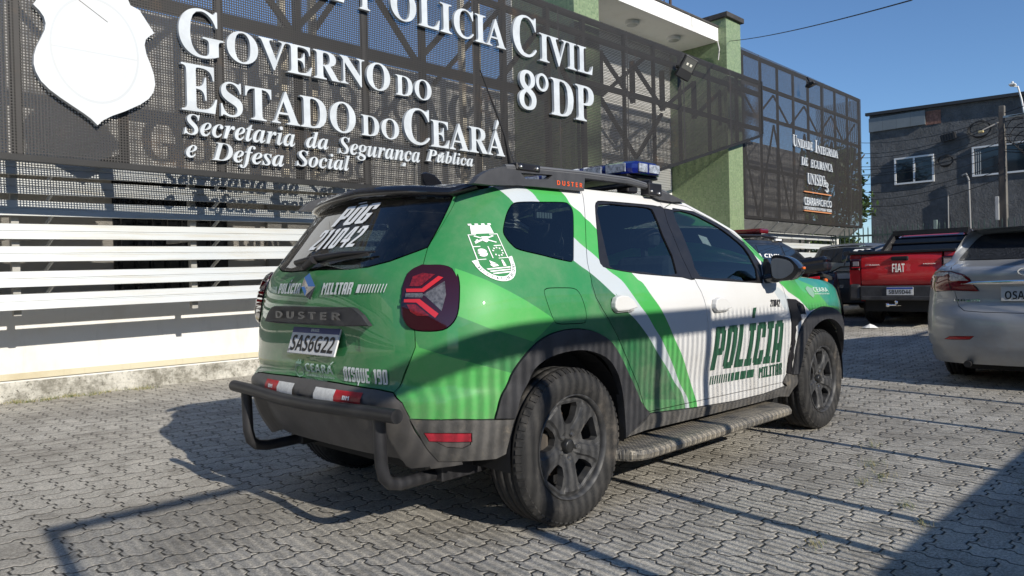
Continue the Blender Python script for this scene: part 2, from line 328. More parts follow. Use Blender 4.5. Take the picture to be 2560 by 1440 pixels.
class Skin:
    """one triangulation of the half shell, cut along every panel outline"""
    def __init__(s,shell,u0,u1,z0,z1,st,labels,paints,lines=()):
        s.sh=shell; V=[];E=[]
        for poly in [p for _,p in labels]+[p for _,p in paints]:
            q=[(min(max(a,u0),u1),min(max(b,z0),z1)) for a,b in dense(poly,st)]; b0=len(V); V+=q; E+=[(b0+i,b0+(i+1)%len(q)) for i in range(len(q))]
        for ln in lines:
            q=dense(ln,st,False); b0=len(V); V+=q; E+=[(b0+i,b0+i+1) for i in range(len(q)-1)]
        nu=int((u1-u0)/st)+1; nz=int((z1-z0)/st)+1
        gu,gz=np.meshgrid(np.linspace(u0,u1,nu),np.linspace(z0,z1,nz)); g=np.stack([gu.ravel(),gz.ravel()],1)
        A=np.array(V); cell={}
        for a,b in A: cell[(int(a/(st*.45)),int(b/(st*.45)))]=1
        keep=[]
        for a,b in g:
            i,j=int(a/(st*.45)),int(b/(st*.45))
            edge=a<=u0+1e-6 or a>=u1-1e-6 or b<=z0+1e-6 or b>=z1-1e-6
            if edge or not any((i+di,j+dj) in cell for di in (-1,0,1) for dj in (-1,0,1)): keep.append((a,b))
        V=[Vector(p) for p in V]+[Vector(p) for p in keep]
        r=geometry.delaunay_2d_cdt(V,E,[],0,1e-5)
        s.uv=np.array([tuple(p) for p in r[0]]); s.f=np.array([tuple(f) for f in r[2] if len(f)==3])
        c=s.uv[s.f].mean(1); a=s.uv[s.f]; ar=(a[:,1,0]-a[:,0,0])*(a[:,2,1]-a[:,0,1])-(a[:,2,0]-a[:,0,0])*(a[:,1,1]-a[:,0,1])
        s.f[ar<0]=s.f[ar<0][:,[0,2,1]]
        s.lab=np.array(['']*len(c),dtype=object)
        for n,p in labels: s.lab[inpoly(c[:,0],c[:,1],p)]=n
        s.pm=np.zeros(len(c),int)
        for k,p in paints: s.pm[inpoly(c[:,0],c[:,1],p)]=k
    def part(s,name,labels,mats,parent,side=-1,off=0,gap=.002,depth=.012,dome=None,both=False,painted=False,disp=None):
        """a panel as its own mesh: skin moved by off, edges pulled in by gap and turned inwards by depth"""
        if isinstance(labels,str): labels=(labels,)
        sel=np.isin(s.lab,labels); F=s.f[sel]; M=s.pm[sel] if painted else np.zeros(len(F),int)
        if not len(F): return None
        ids,inv=np.unique(F.ravel(),return_inverse=True); F=inv.reshape(-1,3); uv=s.uv[ids].copy()
        ec={}
        for t in F:
            for i in range(3): ec[(t[i],t[(i+1)%3])]=1
        bd=[e for e in ec if (e[1],e[0]) not in ec]
        cen=s.sh.XC-s.sh.UR; nos=s.sh.XD+s.sh.UF
        sh=np.zeros_like(uv)
        for a,b in bd:
            d=uv[b]-uv[a]; l=np.linalg.norm(d)+1e-9; n_=np.array([-d[1],d[0]])/l
            if both and ((abs(uv[a,0]-cen)<.004 and abs(uv[b,0]-cen)<.004) or (abs(uv[a,0]-nos)<.004 and abs(uv[b,0]-nos)<.004)): continue
            sh[a]+=n_; sh[b]+=n_
        l=np.linalg.norm(sh,axis=1,keepdims=True); uv2=uv+np.where(l>0,sh/np.maximum(l,1e-9),0)*gap
        if both: uv2[:,0]=np.where(abs(uv[:,0]-cen)<.004,cen,uv2[:,0]); uv2[:,0]=np.where(abs(uv[:,0]-nos)<.004,nos,uv2[:,0])
        P=s.sh.S(uv2[:,0],uv2[:,1]); N=s.sh.Nrm(uv2[:,0],uv2[:,1])
        o=np.full(len(P),float(off))
        if dome:
            bp=uv[[e[0] for e in bd]]; d=np.sqrt(((uv[:,None]-bp[None])**2).sum(-1)).min(1); o+=dome[0]*np.sqrt(np.clip(1-(1-np.clip(d/dome[1],0,1))**2,0,1))
        if disp is not None: o+=disp(uv2[:,0],uv2[:,1],P)
        P=P+N*o[:,None]
        sides=(-1,1) if both else (side,)
        VV=[];FF=[];NN=[];MM=[]
        for sd in sides:
            b0=len(VV); Q=P.copy(); n=N.copy()
            if sd>0: Q[:,1]*=-1; n[:,1]*=-1
            VV+=Q.tolist(); NN+=n.tolist(); FF+=[tuple(int(i)+b0 for i in (t if sd<0 else t[::-1])) for t in F]; MM+=list(M)
            m={}
            for t,mi in zip(F,M):
                for i in range(3): m[(t[i],t[(i+1)%3])]=mi
            if depth:
                for a,b in bd:
                    if both and ((abs(uv[a,0]-cen)<.004 and abs(uv[b,0]-cen)<.004) or (abs(uv[a,0]-nos)<.004 and abs(uv[b,0]-nos)<.004)): continue
                    k=len(VV); dn=(Q[b]-Q[a]); nn=np.cross(dn,n[a]); nn/=np.linalg.norm(nn)+1e-9
                    if sd>0: nn=-nn
                    VV+=[Q[a].tolist(),Q[b].tolist(),(Q[b]-n[b]*depth).tolist(),(Q[a]-n[a]*depth).tolist()]; NN+=[nn.tolist()]*4
                    FF.append((k,k+3,k+2,k+1) if sd<0 else (k,k+1,k+2,k+3)); MM.append(m[(a,b)])
        me=bpy.data.meshes.new(name); me.from_pydata(VV,[],FF)
        for mt in (mats if isinstance(mats,(list,tuple)) else [mats]): me.materials.append(mt)
        me.polygons.foreach_set('material_index',[int(k) for k in MM]); me.polygons.foreach_set('use_smooth',[True]*len(FF)); me.update()
        me.normals_split_custom_set_from_vertices(NN)
        return link(name,me,parent)
    def decal(s,name,glyph,quad,m,parent,off=.0022,side=-1,sub=.05):
        """lettering laid on the skin; quad = chart corners BL, BR, TL, TR"""
        v,f=glyph; BL,BR,TL,TR=[np.array(q,float) for q in quad]
        bm=bmesh.new(); vs=[bm.verts.new((x,y,0)) for x,y in v]
        for t in f:
            try: bm.faces.new([vs[i] for i in t])
            except ValueError: pass
        for _ in range(3):
            L=[e for e in bm.edges if (np.linalg.norm(((e.verts[0].co.x-e.verts[1].co.x)*(BR-BL)))+np.linalg.norm((e.verts[0].co.y-e.verts[1].co.y)*(TL-BL)))>sub]
            if not L: break
            bmesh.ops.subdivide_edges(bm,edges=L,cuts=1)
        bmesh.ops.triangulate(bm,faces=bm.faces)
        A=np.array([tuple(p.co)[:2] for p in bm.verts]); x,y=A[:,0:1],A[:,1:2]
        C=BL*(1-x)*(1-y)+BR*x*(1-y)+TL*(1-x)*y+TR*x*y
        P=s.sh.S(C[:,0],C[:,1]); N=s.sh.Nrm(C[:,0],C[:,1]); P=P+N*off
        if side>0: P[:,1]*=-1; N[:,1]*=-1
        bm.verts.index_update(); FF=[[q.index for q in fc.verts] for fc in bm.faces]; bm.free()
        F2=[]
        for t in FF:
            g=np.cross(P[t[1]]-P[t[0]],P[t[2]]-P[t[0]]); F2.append(t if g@N[t[0]]>0 else t[::-1])
        me=bpy.data.meshes.new(name); me.from_pydata(P.tolist(),[],F2); me.materials.append(m); me.polygons.foreach_set('use_smooth',[True]*len(F2)); me.update()
        me.normals_split_custom_set_from_vertices(N.tolist())
        return link(name,me,parent)
def cap(name,sh,top,u0,u1,mats,parent,crown,n=14,st=.04,fwd=0,lift=.0,mi=None):
    """roof, windscreen or bonnet: bridges the two top edges of the shell between u0 and u1"""
    us=np.linspace(u0,u1,max(3,int((u1-u0)/st))); B=sh.S(us,np.array([top(u) for u in us])); mb=MB(); vs=[]
    for i,b in enumerate(B):
        for k in range(n+1):
            t=1-2*k/n; q=1-t*t; vs.append((b[0]+fwd*q,b[1]*t,b[2]+crown*q**.8+lift))
    m=n+1; mb.add(vs,[(i*m+k,i*m+k+1,(i+1)*m+k+1,(i+1)*m+k) for i in range(len(us)-1) for k in range(n)],True)
    ob=mb.build(name,mats,parent); return ob
def sidewall_ok(z): return z
# ------------------------------------------------------------------ wheels
def make_wheel(parent,name,c,side,R0=.342,wid=.215,rr=.226,mats=None,hole=.31,spokes=True,loops_d=.03):
    """side -1: outer face towards -y. Origin at the hub"""
    tyre_m,rim_m=mats or (RUBBER,RIMM)
    w=empty(name,c,0,parent); o=side*1.0; h=wid/2; mb=MB(); s=o
    prof=[(rr-.002,h-.012),(rr+.012,h-.004),(rr+.03,h+.004),(R0-.052,h+.008),(R0-.022,h-.006),(R0-.008,h-.022)]
    gro=[(R0-.003,.078),(R0,.062),(R0,.052),(R0-.009,.050),(R0-.009,.042),(R0,.040),(R0+.001,.005),(R0-.009,.004),(R0-.009,-.004),(R0+.001,-.005),(R0,-.040),(R0-.009,-.042),(R0-.009,-.050),(R0,-.052),(R0,-.062),(R0-.003,-.078)]
    full=prof+[(a,b*wid/.215) for a,b in gro]+[(a,-b) for a,b in prof[::-1]]
    mb.lathe([(a,b*s) for a,b in full],72)
    # shoulder blocks
    for k in range(64):
        t=2*math.pi*k/64; ct,st=math.cos(t),math.sin(t); dt=.030
        for sd in (s,-s):
            v=[]
            for tt in (t-dt,t+dt):
                for q,y in ((R0+.0015,sd*(h-.030)),(R0-.014,sd*(h-.007)),(R0-.024,sd*(h-.009)),(R0-.02,sd*(h-.03))): v.append((q*math.cos(tt),y,q*math.sin(tt)))
            mb.add(v,[(0,1,5,4),(1,2,6,5),(0,3,2,1),(4,5,6,7)])
    mb.build('tyre',tyre_m,w)
    yf=o*(h-.026); rb=MB(); ro=rr-.004; rs=[.0,.10,.22,.34,.44,.52,.60,.70,.80,.88,.93,.97,1.0]
    def gw(q): return float(np.interp(q,[.40,.46,.60,.80,.90],[.08,.36,.48,.50,.40]))   # half width of a cut-out, 1 = half a sector
    def zz(q,t):   # t 0 in the middle of a spoke, 1 at its edge
        dish=-.034*max(0,1-q/.62)**1.3; lip=-.006 if q>.945 else 0
        ridge=.0 if q<.26 else (.010*(1-min(1,max(0,(t-.48)/.16))) if q<.93 else .0)
        return dish+lip+ridge-(.006*t if q<.93 else 0)
    ts=[0,.25,.48,.53,.60,.66,.82,1.0]; cols=[]
    for k in range(5):
        for sg,tl in ((-1,ts[::-1]),(1,ts[1:])):
            for t in tl: cols.append((k,sg,t))
    def pt(q,c):
        k,sg,t=c; wq=1-gw(min(max(q,.40),.90)); ang=2*math.pi/5*(k+.5)+hole+sg*t*wq*math.pi/5
        return (ro*q*math.cos(ang),yf+o*zz(q,t),ro*q*math.sin(ang))
    nC=len(cols); vs=[pt(q,c) for q in rs for c in cols]; fs=[]
    for i in range(len(rs)-1):
        for j in range(nC):
            j2=(j+1)%nC; gap=cols[j][1]==1 and cols[j][2]==1.0
            if gap and .39<rs[i]<.875: continue
            fs.append((i*nC+j,i*nC+j2,(i+1)*nC+j2,(i+1)*nC+j))
    rb.add(vs,fs,False)
    for k in range(5):
        L=[pt(q,(k,1,1.0)) for q in (.44,.52,.60,.70,.80,.88)]+[pt(q,((k+1)%5,-1,1.0)) for q in (.88,.80,.70,.60,.52,.44)]
        m=len(L); rb.add(L+[(p[0]*.985,p[1]-o*.035,p[2]*.985) for p in L],[(i,(i+1)%m,m+(i+1)%m,m+i) for i in range(m)])
    rb.lathe([(rr-.004,(h-.028)*o-.010*o),(rr+.002,(h-.014)*o),(rr+.003,(h-.004)*o),(rr-.002,(h-.002)*o),(rr-.008,(h-.03)*o),(rr-.012,0),(rr-.012,-(h-.03)*o)],72)
    rb.build('rim',rim_m,w)
    hb=MB(); hb.lathe([(0,yf+o*.000),(.024,yf+o*.0),(.029,yf-o*.004),(.031,yf-o*.03)],24)
    hb.build('centre_cap',mat('cap_black',(.02,.02,.02),.35),w)
    nb=MB()
    for k in range(5):
        a=2*math.pi*k/5+hole+math.pi/5+.1; nb.lathe([(0,yf-o*.008),(.009,yf-o*.008),(.0115,yf-o*.014),(.0115,yf-o*.04)],6,c=(.055*math.cos(a),0,.055*math.sin(a)),smooth=False)
    nb.build('wheel_nuts',STEEL,w)
    db=MB(); db.lathe([(.03,-o*.01),(.14,-o*.01),(.142,-o*.015),(.142,-o*.03),(.03,-o*.03)],40); db.m=1; db.box(-.15,-.09,-.035,.02,-.06,.07,.01)
    db.build('brake_disc',[mat('rusty_disc',(.16,.11,.08),.5,metal=.6,var=.3,vs=15),mat('caliper',(.10,.085,.07),.6)],w)
    bb=MB(); bb.lathe([(.0,-o*(h-.03)),(rr-.014,-o*(h-.03))],32); bb.build('hub_back',BLACK,w)
    return w
# ------------------------------------------------------------------ the police car
OUTLINES={'glass_rear':[(-1.2528,1.4712),(-0.9435,1.4574),(-0.666,1.4384),(-0.7251,1.2166),(-0.8715,1.1631),(-0.9673,1.1426),(-1.0718,1.1366),(-1.2691,1.1403)],
'tailgate':[(-0.7262,1.2205),(-0.7258,1.1919),(-0.725,1.1396),(-0.7855,0.9368),(-0.7618,0.8869),(-0.761,0.8194),(-0.8224,0.6403),(-0.8834,0.6471),(-1.0966,0.655),(-1.2908,0.6578)],
'lamp':[(-0.7643,0.8886),(-0.7868,0.9046),(-0.8023,0.9368),(-0.8073,0.9655),(-0.8023,1.0266),(-0.7928,1.0771),(-0.7811,1.1079),(-0.7796,1.1118),(-0.7573,1.1314),(-0.7271,1.1412),(-0.6777,1.1427),(-0.642,1.1392),(-0.6112,1.1256),(-0.5942,1.0924),(-0.5893,1.1047),(-0.5877,1.0684),(-0.5915,1.0327),(-0.6019,0.969),(-0.615,0.9305),(-0.6361,0.9029),(-0.6636,0.8859),(-0.7074,0.8813),(-0.742,0.8833)],
'quarter_window':[(-0.259,1.4066),(-0.1928,1.4148),(0.0011,1.4228),(0.1643,1.4311),(0.2026,1.4227),(0.213,1.3964),(0.1874,1.3374),(0.0978,1.1717),(0.0783,1.1557),(0.055,1.1512),(-0.1023,1.1751),(-0.2748,1.2003),(-0.321,1.2216),(-0.3532,1.2516),(-0.3672,1.2776),(-0.3571,1.3127),(-0.3313,1.3576),(-0.2953,1.3898)],
'rd_frame':[(0.4025,1.4265),(0.4304,1.4486),(0.4756,1.4565),(0.6958,1.4591),(0.9144,1.4591),(0.9689,1.4554),(1.018,1.4496),(1.0298,1.3372),(1.0474,1.1495),(1.0555,1.0544),(0.9353,1.0685),(0.565,1.091),(0.3216,1.1196),(0.2843,1.1349),(0.2794,1.1585),(0.3183,1.2451),(0.361,1.3443)],
'rd_glass':[(0.4375,1.4346),(0.6588,1.4435),(0.8692,1.4427),(0.9043,1.4128),(0.9033,1.2947),(0.8995,1.0901),(0.6141,1.1015),(0.3674,1.1179),(0.3495,1.1539),(0.3691,1.2461),(0.3913,1.3455)],
'fd_frame':[(1.0202,1.4486),(1.1023,1.4426),(1.112,1.4536),(1.3301,1.4449),(1.4531,1.4096),(1.6233,1.3535),(1.7732,1.2729),(1.8405,1.2038),(1.8762,1.1278),(1.8304,1.0191),(1.3321,1.0437),(1.0308,1.0609),(1.0072,1.1725),(0.9977,1.3653)],
'fd_glass':[(1.1063,1.4336),(1.2968,1.4299),(1.4113,1.399),(1.5625,1.3503),(1.7109,1.2716),(1.7819,1.1942),(1.7682,1.0392),(1.4276,1.0572),(1.1219,1.0723),(1.1099,1.1784),(1.1055,1.3116)],
'rear_door_rear':[(0.3369,1.522),(0.3398,1.4786),(0.3011,1.3911),(0.2272,1.2433),(0.1832,1.149),(0.1723,1.0938),(0.1651,1.0483),(0.1733,0.9878),(0.2085,0.9322),(0.2593,0.8689),(0.3164,0.7914),(0.3707,0.7122),(0.4302,0.6305),(0.4949,0.5458),(0.565,0.411)],
'door_bottom':[(0.565,0.411),(0.8276,0.4056),(1.1201,0.4004),(1.7705,0.3891),(1.9112,0.3887),(2.0655,0.3866)],
'door_split':[(1.0054,1.512),(1.0113,1.4721),(1.0202,1.4486),(1.0298,1.3372),(1.0474,1.1495),(1.0555,1.0544),(1.0686,1.0263),(1.0924,0.9862),(1.1176,0.9062),(1.1339,0.8187),(1.1367,0.7099),(1.1468,0.5995),(1.1402,0.4902),(1.1201,0.4004)],
'front_door_front':[(2.0429,1.0253),(2.0809,0.9968),(2.1075,0.917),(2.1486,0.8257),(2.1679,0.7553),(2.1654,0.6443),(2.1274,0.5153),(2.0655,0.3866)],
'fuel_flap':[(-0.1812,1.0186),(-0.1651,1.0339),(-0.1261,1.037),(-0.0431,1.0358),(0.0272,1.0318),(0.0584,1.0151),(0.0754,0.9793),(0.0866,0.9259),(0.0801,0.888),(0.0555,0.8788),(-0.0261,0.8807),(-0.1115,0.8852),(-0.1422,0.9024),(-0.1681,0.9595)],
'arch_r_out':[(-0.4513,0.5286),(-0.4306,0.606),(-0.4084,0.6878),(-0.3519,0.7568),(-0.2624,0.8184),(-0.1572,0.8485),(-0.0159,0.8577),(0.1194,0.8395),(0.2339,0.7934),(0.3109,0.7255),(0.3778,0.6434),(0.4694,0.5292),(0.5244,0.4549),(0.5949,0.4041)],
'arch_r_in':[(-0.3646,0.5173),(-0.3483,0.5643),(-0.3266,0.6332),(-0.2847,0.7085),(-0.1866,0.7491),(-0.0458,0.7633),(0.0754,0.7556),(0.2055,0.715),(0.2835,0.6531),(0.3357,0.5645),(0.367,0.4486),(0.3927,0.3123)],
'corner_trim':[(-0.7466,0.541),(-0.5852,0.5384),(-0.3646,0.5157),(-0.3833,0.4555),(-0.4178,0.3763),(-0.4661,0.3615),(-0.5768,0.3646),(-0.6835,0.3662),(-0.7065,0.4242),(-0.7212,0.4821)],
'reflector':[(-0.7036,0.4889),(-0.6214,0.4859),(-0.5422,0.4802),(-0.5527,0.4353),(-0.584,0.4211),(-0.6377,0.4281),(-0.6668,0.4497)],
'bumper_edge':[(-0.8195,0.6374),(-0.774,0.6049),(-0.7505,0.5509),(-0.7325,0.4911),(-0.7012,0.4287),(-0.7057,0.3697)],
'rocker_top':[(0.3807,0.486),(0.5064,0.4814),(0.5949,0.4021),(1.0231,0.3709),(1.4532,0.3488),(1.8194,0.3451),(2.112,0.3592),(2.0655,0.3866),(2.1195,0.4397),(2.2796,0.4171)],
'rocker_bot':[(0.3927,0.3123),(0.5674,0.322),(1.0288,0.3115),(1.7017,0.3002),(2.0441,0.2979),(2.1777,0.2805),(2.2583,0.3484)],
'arch_f_out':[(2.1906,0.4252),(2.2181,0.528),(2.2364,0.5968),(2.2804,0.6923),(2.3493,0.752),(2.4625,0.8034),(2.614,0.8353),(2.7259,0.8395),(2.8788,0.8151),(3.0093,0.7678)],
'arch_f_in':[(2.2799,0.4157),(2.317,0.5047),(2.3514,0.5875),(2.4149,0.6618),(2.5009,0.7142),(2.629,0.7472),(2.7593,0.7512),(2.8779,0.7251),(3.0081,0.6655)],
'vent':[(2.1194,0.9132),(2.2592,0.9048),(2.373,0.865),(2.4014,0.8064),(2.3882,0.7856),(2.2995,0.7619),(2.2351,0.7304),(2.2195,0.6122),(2.1972,0.5018),(2.1872,0.4269),(2.1115,0.444),(2.1347,0.5494),(2.167,0.6442),(2.1711,0.7551),(2.1495,0.8325)],
'vent_mesh':[(2.2654,0.8799),(2.3485,0.8731),(2.3765,0.847),(2.39,0.8106),(2.3096,0.8123),(2.2785,0.8477)],
'repeater':[(2.3056,0.8097),(2.3953,0.8031),(2.3958,0.7888),(2.343,0.7723),(2.3096,0.779)],
'w1_lo':[(-0.4384,1.4938),(-0.3566,1.4647),(-0.297,1.4356),(-0.2544,1.4067),(0.0887,1.1557),(0.1652,1.1076),(0.2295,1.0608),(0.3252,0.989),(0.3294,1.0013),(0.3817,0.9245),(0.4624,0.87),(0.5596,0.7867),(0.6565,0.6869),(0.7548,0.6031),(0.8305,0.5259),(0.8959,0.4694),(0.9268,0.4011)],
'w1_hi':[(-0.1141,1.4995),(-0.038,1.4719),(-0.0134,1.4453),(0.0011,1.4228),(0.1508,1.2628),(0.2054,1.2169),(0.2426,1.1914),(0.277,1.1609),(0.3168,1.1111),(0.3956,1.0627),(0.4482,1.0042),(0.5046,0.9383),(0.5653,0.8838),(0.6197,0.8219),(0.6774,0.7651),(0.7418,0.6861),(0.8195,0.5964),(0.8832,0.5127),(0.9465,0.442),(0.9663,0.4)],
'g2_hi':[(0.1337,1.5088),(0.177,1.4874),(0.2024,1.4594),(0.2162,1.421),(0.2641,1.3893),(0.2851,1.3608),(0.3406,1.3115),(0.5064,1.0869),(0.5653,1.0468),(0.6202,0.9797),(0.6849,0.911),(0.7416,0.8412),(0.8004,0.7561),(0.8691,0.675),(0.939,0.5841),(0.9892,0.5075),(1.0442,0.3995)],
'facet1':[(-0.5991,1.127),(-0.5602,1.1126),(-0.4769,1.0773),(-0.3803,1.028),(-0.2654,0.97),(-0.1349,0.9035),(-0.2853,0.821),(-0.4913,0.885),(-0.6089,0.9396),(-0.6029,1.0275)],
'facet2':[(-0.5825,1.4759),(-0.6306,1.2171),(-0.6347,1.1998),(-0.5925,1.1268),(-0.5601,1.114),(-0.4936,1.3746)],
'facet3':[(0.1801,1.1082),(0.3115,1.0096),(0.4448,0.9146),(0.5767,0.7659),(0.7649,0.5644),(0.8484,0.4364),(0.4958,0.4832),(0.3988,0.6449),(0.3012,0.8095),(0.1883,0.9301),(0.1521,1.0366)],
'facet_low':[(-0.8128,0.6401),(-0.7418,0.545),(-0.4513,0.5294),(-0.4279,0.6285),(-0.3994,0.7029),(-0.6124,0.7709),(-0.7474,0.8187),(-0.7608,0.8494)],
'fender_green':[(2.0429,1.0253),(2.1543,0.9579),(2.3153,0.9056),(2.465,0.8223),(2.614,0.8353),(2.801,0.8324),(3.0279,0.7667),(3.1254,0.7524)],
'fender_dark':[(2.5188,1.021),(2.6547,0.9778),(2.6753,0.9234),(2.7836,0.845),(2.9355,0.8315)],
'apillar':[(1.7108,1.3443),(1.7563,1.2968),(1.8303,1.2068),(1.9687,1.0969)],
'apil_edge':[(1.268,1.494),(1.5045,1.4178),(1.7108,1.3443),(1.8618,1.2438),(1.9995,1.1337)],
'roof_edge':[(-0.5325,1.467),(-0.3841,1.4856),(0.0195,1.502),(0.3722,1.5127),(0.7013,1.5129),(0.9919,1.5077)],
'crest':[(-0.561,1.3153),(-0.447,1.321),(-0.5594,1.2653),(-0.4054,1.2695),(-0.5085,1.1572),(-0.3555,1.1662),(-0.4176,1.074),(-0.3389,1.1284),(-0.5394,1.1701)],
'policia':[(1.1858,0.5476),(1.2327,0.7984)],
'pol2':[(1.7689,0.5452),(2.0817,0.5299),(2.1056,0.783),(1.9238,0.7895)],
'd5pol':[(1.1895,0.5472),(1.2342,0.7909),(2.0878,0.7864),(2.0683,0.5235),(1.6956,0.8601),(1.1802,0.4728),(1.1979,0.5214),(1.7007,0.5122),(1.7512,0.4467),(2.0469,0.5149),(2.0569,0.4399)],
't190':[(-1.0624,0.6745),(-1.0513,0.7307),(-0.8239,0.7282),(-0.8289,0.6754)],
'ceara':[(-1.3367,0.7019),(-1.3369,0.7325),(-1.1753,0.7041),(-1.1786,0.7451),(-1.4146,0.6649),(-1.3541,0.7395),(-1.3392,0.675),(-1.1762,0.6863)],
'polmil':[(-1.5387,1.0394),(-1.5387,1.0885),(-1.3718,1.0354),(-1.3683,1.0847),(-1.2057,1.0359),(-1.2019,1.0853),(-1.0474,1.0338),(-1.0366,1.0805),(-1.0224,1.0423),(-1.0152,1.0714),(-0.8993,1.0383),(-0.8922,1.0665),(-1.6417,1.0492),(-1.6436,1.0768)],
'pog':[(-1.4446,1.3505),(-1.4411,1.4491),(-1.1678,1.3431),(-1.107,1.4333),(-1.4971,1.2438),(-1.5644,1.3451),(-1.0831,1.2226),(-1.1075,1.3202)],
'at':[(-1.7411,0.698),(-1.5253,0.7106)],
'n211':[(1.8753,0.8751),(1.8802,0.9181),(2.0094,0.8695),(2.0156,0.9134)],
'fceara':[(2.4769,0.9848),(2.5688,0.8976),(2.5959,0.9746),(2.8551,0.9686),(2.8174,0.9234),(2.8272,0.8848)],
'handle_r':[(0.2862,0.9626),(0.4586,0.9306),(0.3763,0.9843),(0.3043,0.931)],
'handle_f':[(1.1837,0.9253),(1.3637,0.8808),(1.2732,0.9367),(1.2013,0.8807)],
'wiper':[(-1.4063,1.2162),(-0.955,1.1932),(-1.2817,1.174)],
'garnish':[(-1.6272,0.9104),(-1.5997,0.9527),(-1.5639,0.9784),(-1.2992,0.9797),(-0.99,0.9745),(-0.9587,0.9542),(-0.9018,0.9005),(-1.1677,0.9045)],
'wgap':[(-1.6508,0.903),(-1.6707,0.8356)],
'tgcrease':[(-0.9019,0.8998),(-0.8292,0.8289),(-0.7625,0.8272)],
'l_mid':[(-0.7154,1.0186),(-0.7017,1.0283),(-0.6395,1.0661),(-0.6395,1.0161),(-0.6591,0.9563),(-0.7033,1.0069)],
'l_up':[(-0.7734,1.0423),(-0.7188,1.0412),(-0.6594,1.0854),(-0.6433,1.0788),(-0.7131,1.0285),(-0.7729,1.0297)],
'l_lo':[(-0.782,1.0029),(-0.7279,1.002),(-0.6693,0.946),(-0.6814,0.9303),(-0.7401,0.9891),(-0.7824,0.9911)],
'l_bar':[(-0.7765,1.0255),(-0.7182,1.025),(-0.7139,1.0178),(-0.7195,1.0072),(-0.7772,1.0108)],
'l_red1':[(-0.7619,1.0511),(-0.749,1.0869),(-0.7145,1.0988),(-0.6707,1.0922),(-0.7233,1.0502)],
'l_red2':[(-0.7734,0.9831),(-0.7437,0.9827),(-0.6982,0.9394),(-0.7395,0.94),(-0.7615,0.9544)],
'plate_hole':[(-1.6275,0.9126),(-0.9018,0.9005),(-0.8292,0.8289),(-1.6707,0.8356)]}
OUT=OUTLINES
O=OUT
def extra(x,z):
    w=.012*np.exp(-((x+.05)/.55)**2)*np.exp(-((z-.86)/.22)**2)
    w=w-.018*np.exp(-((x-1.25)/.75)**4)*np.exp(-((z-.52)/.13)**2)
    return w+.006*np.exp(-((x-1.2)/.9)**4)*np.exp(-((z-.93)/.06)**2)
SUV=Shell(WT,RT,NT_,FT,-.05,2.60,H=WH,extra=extra)
CEN=-1.30; NOS=2.60+1.45
TOPP=[(-1.30,1.473),(-1.2528,1.471),(-.9435,1.4574),(-.70,1.440),(-.666,1.4384),(-.60,1.453),(-.5325,1.467),(-.3841,1.4856),(.0195,1.502),(.3722,1.5127),(.7013,1.513),(.9919,1.5077),(1.268,1.494),(1.5045,1.4178),(1.7108,1.3443),(1.8618,1.2438),(1.9995,1.1337),(2.10,1.068),(2.3,1.052),(2.6,1.045),(2.9,1.03),(3.2,1.0),(3.6,.95),(4.05,.92)]
def top(u): return float(np.interp(u,[p[0] for p in TOPP],[p[1] for p in TOPP]))
LAMPRED=mat('lamp_inner_red',(.16,.008,.010),.15,coat=1,var=.5,vs=90); LAMPCLEAR=mat('lamp_inner_clear',(.13,.125,.125),.12,coat=1,metal=.3,var=.5,vs=70)
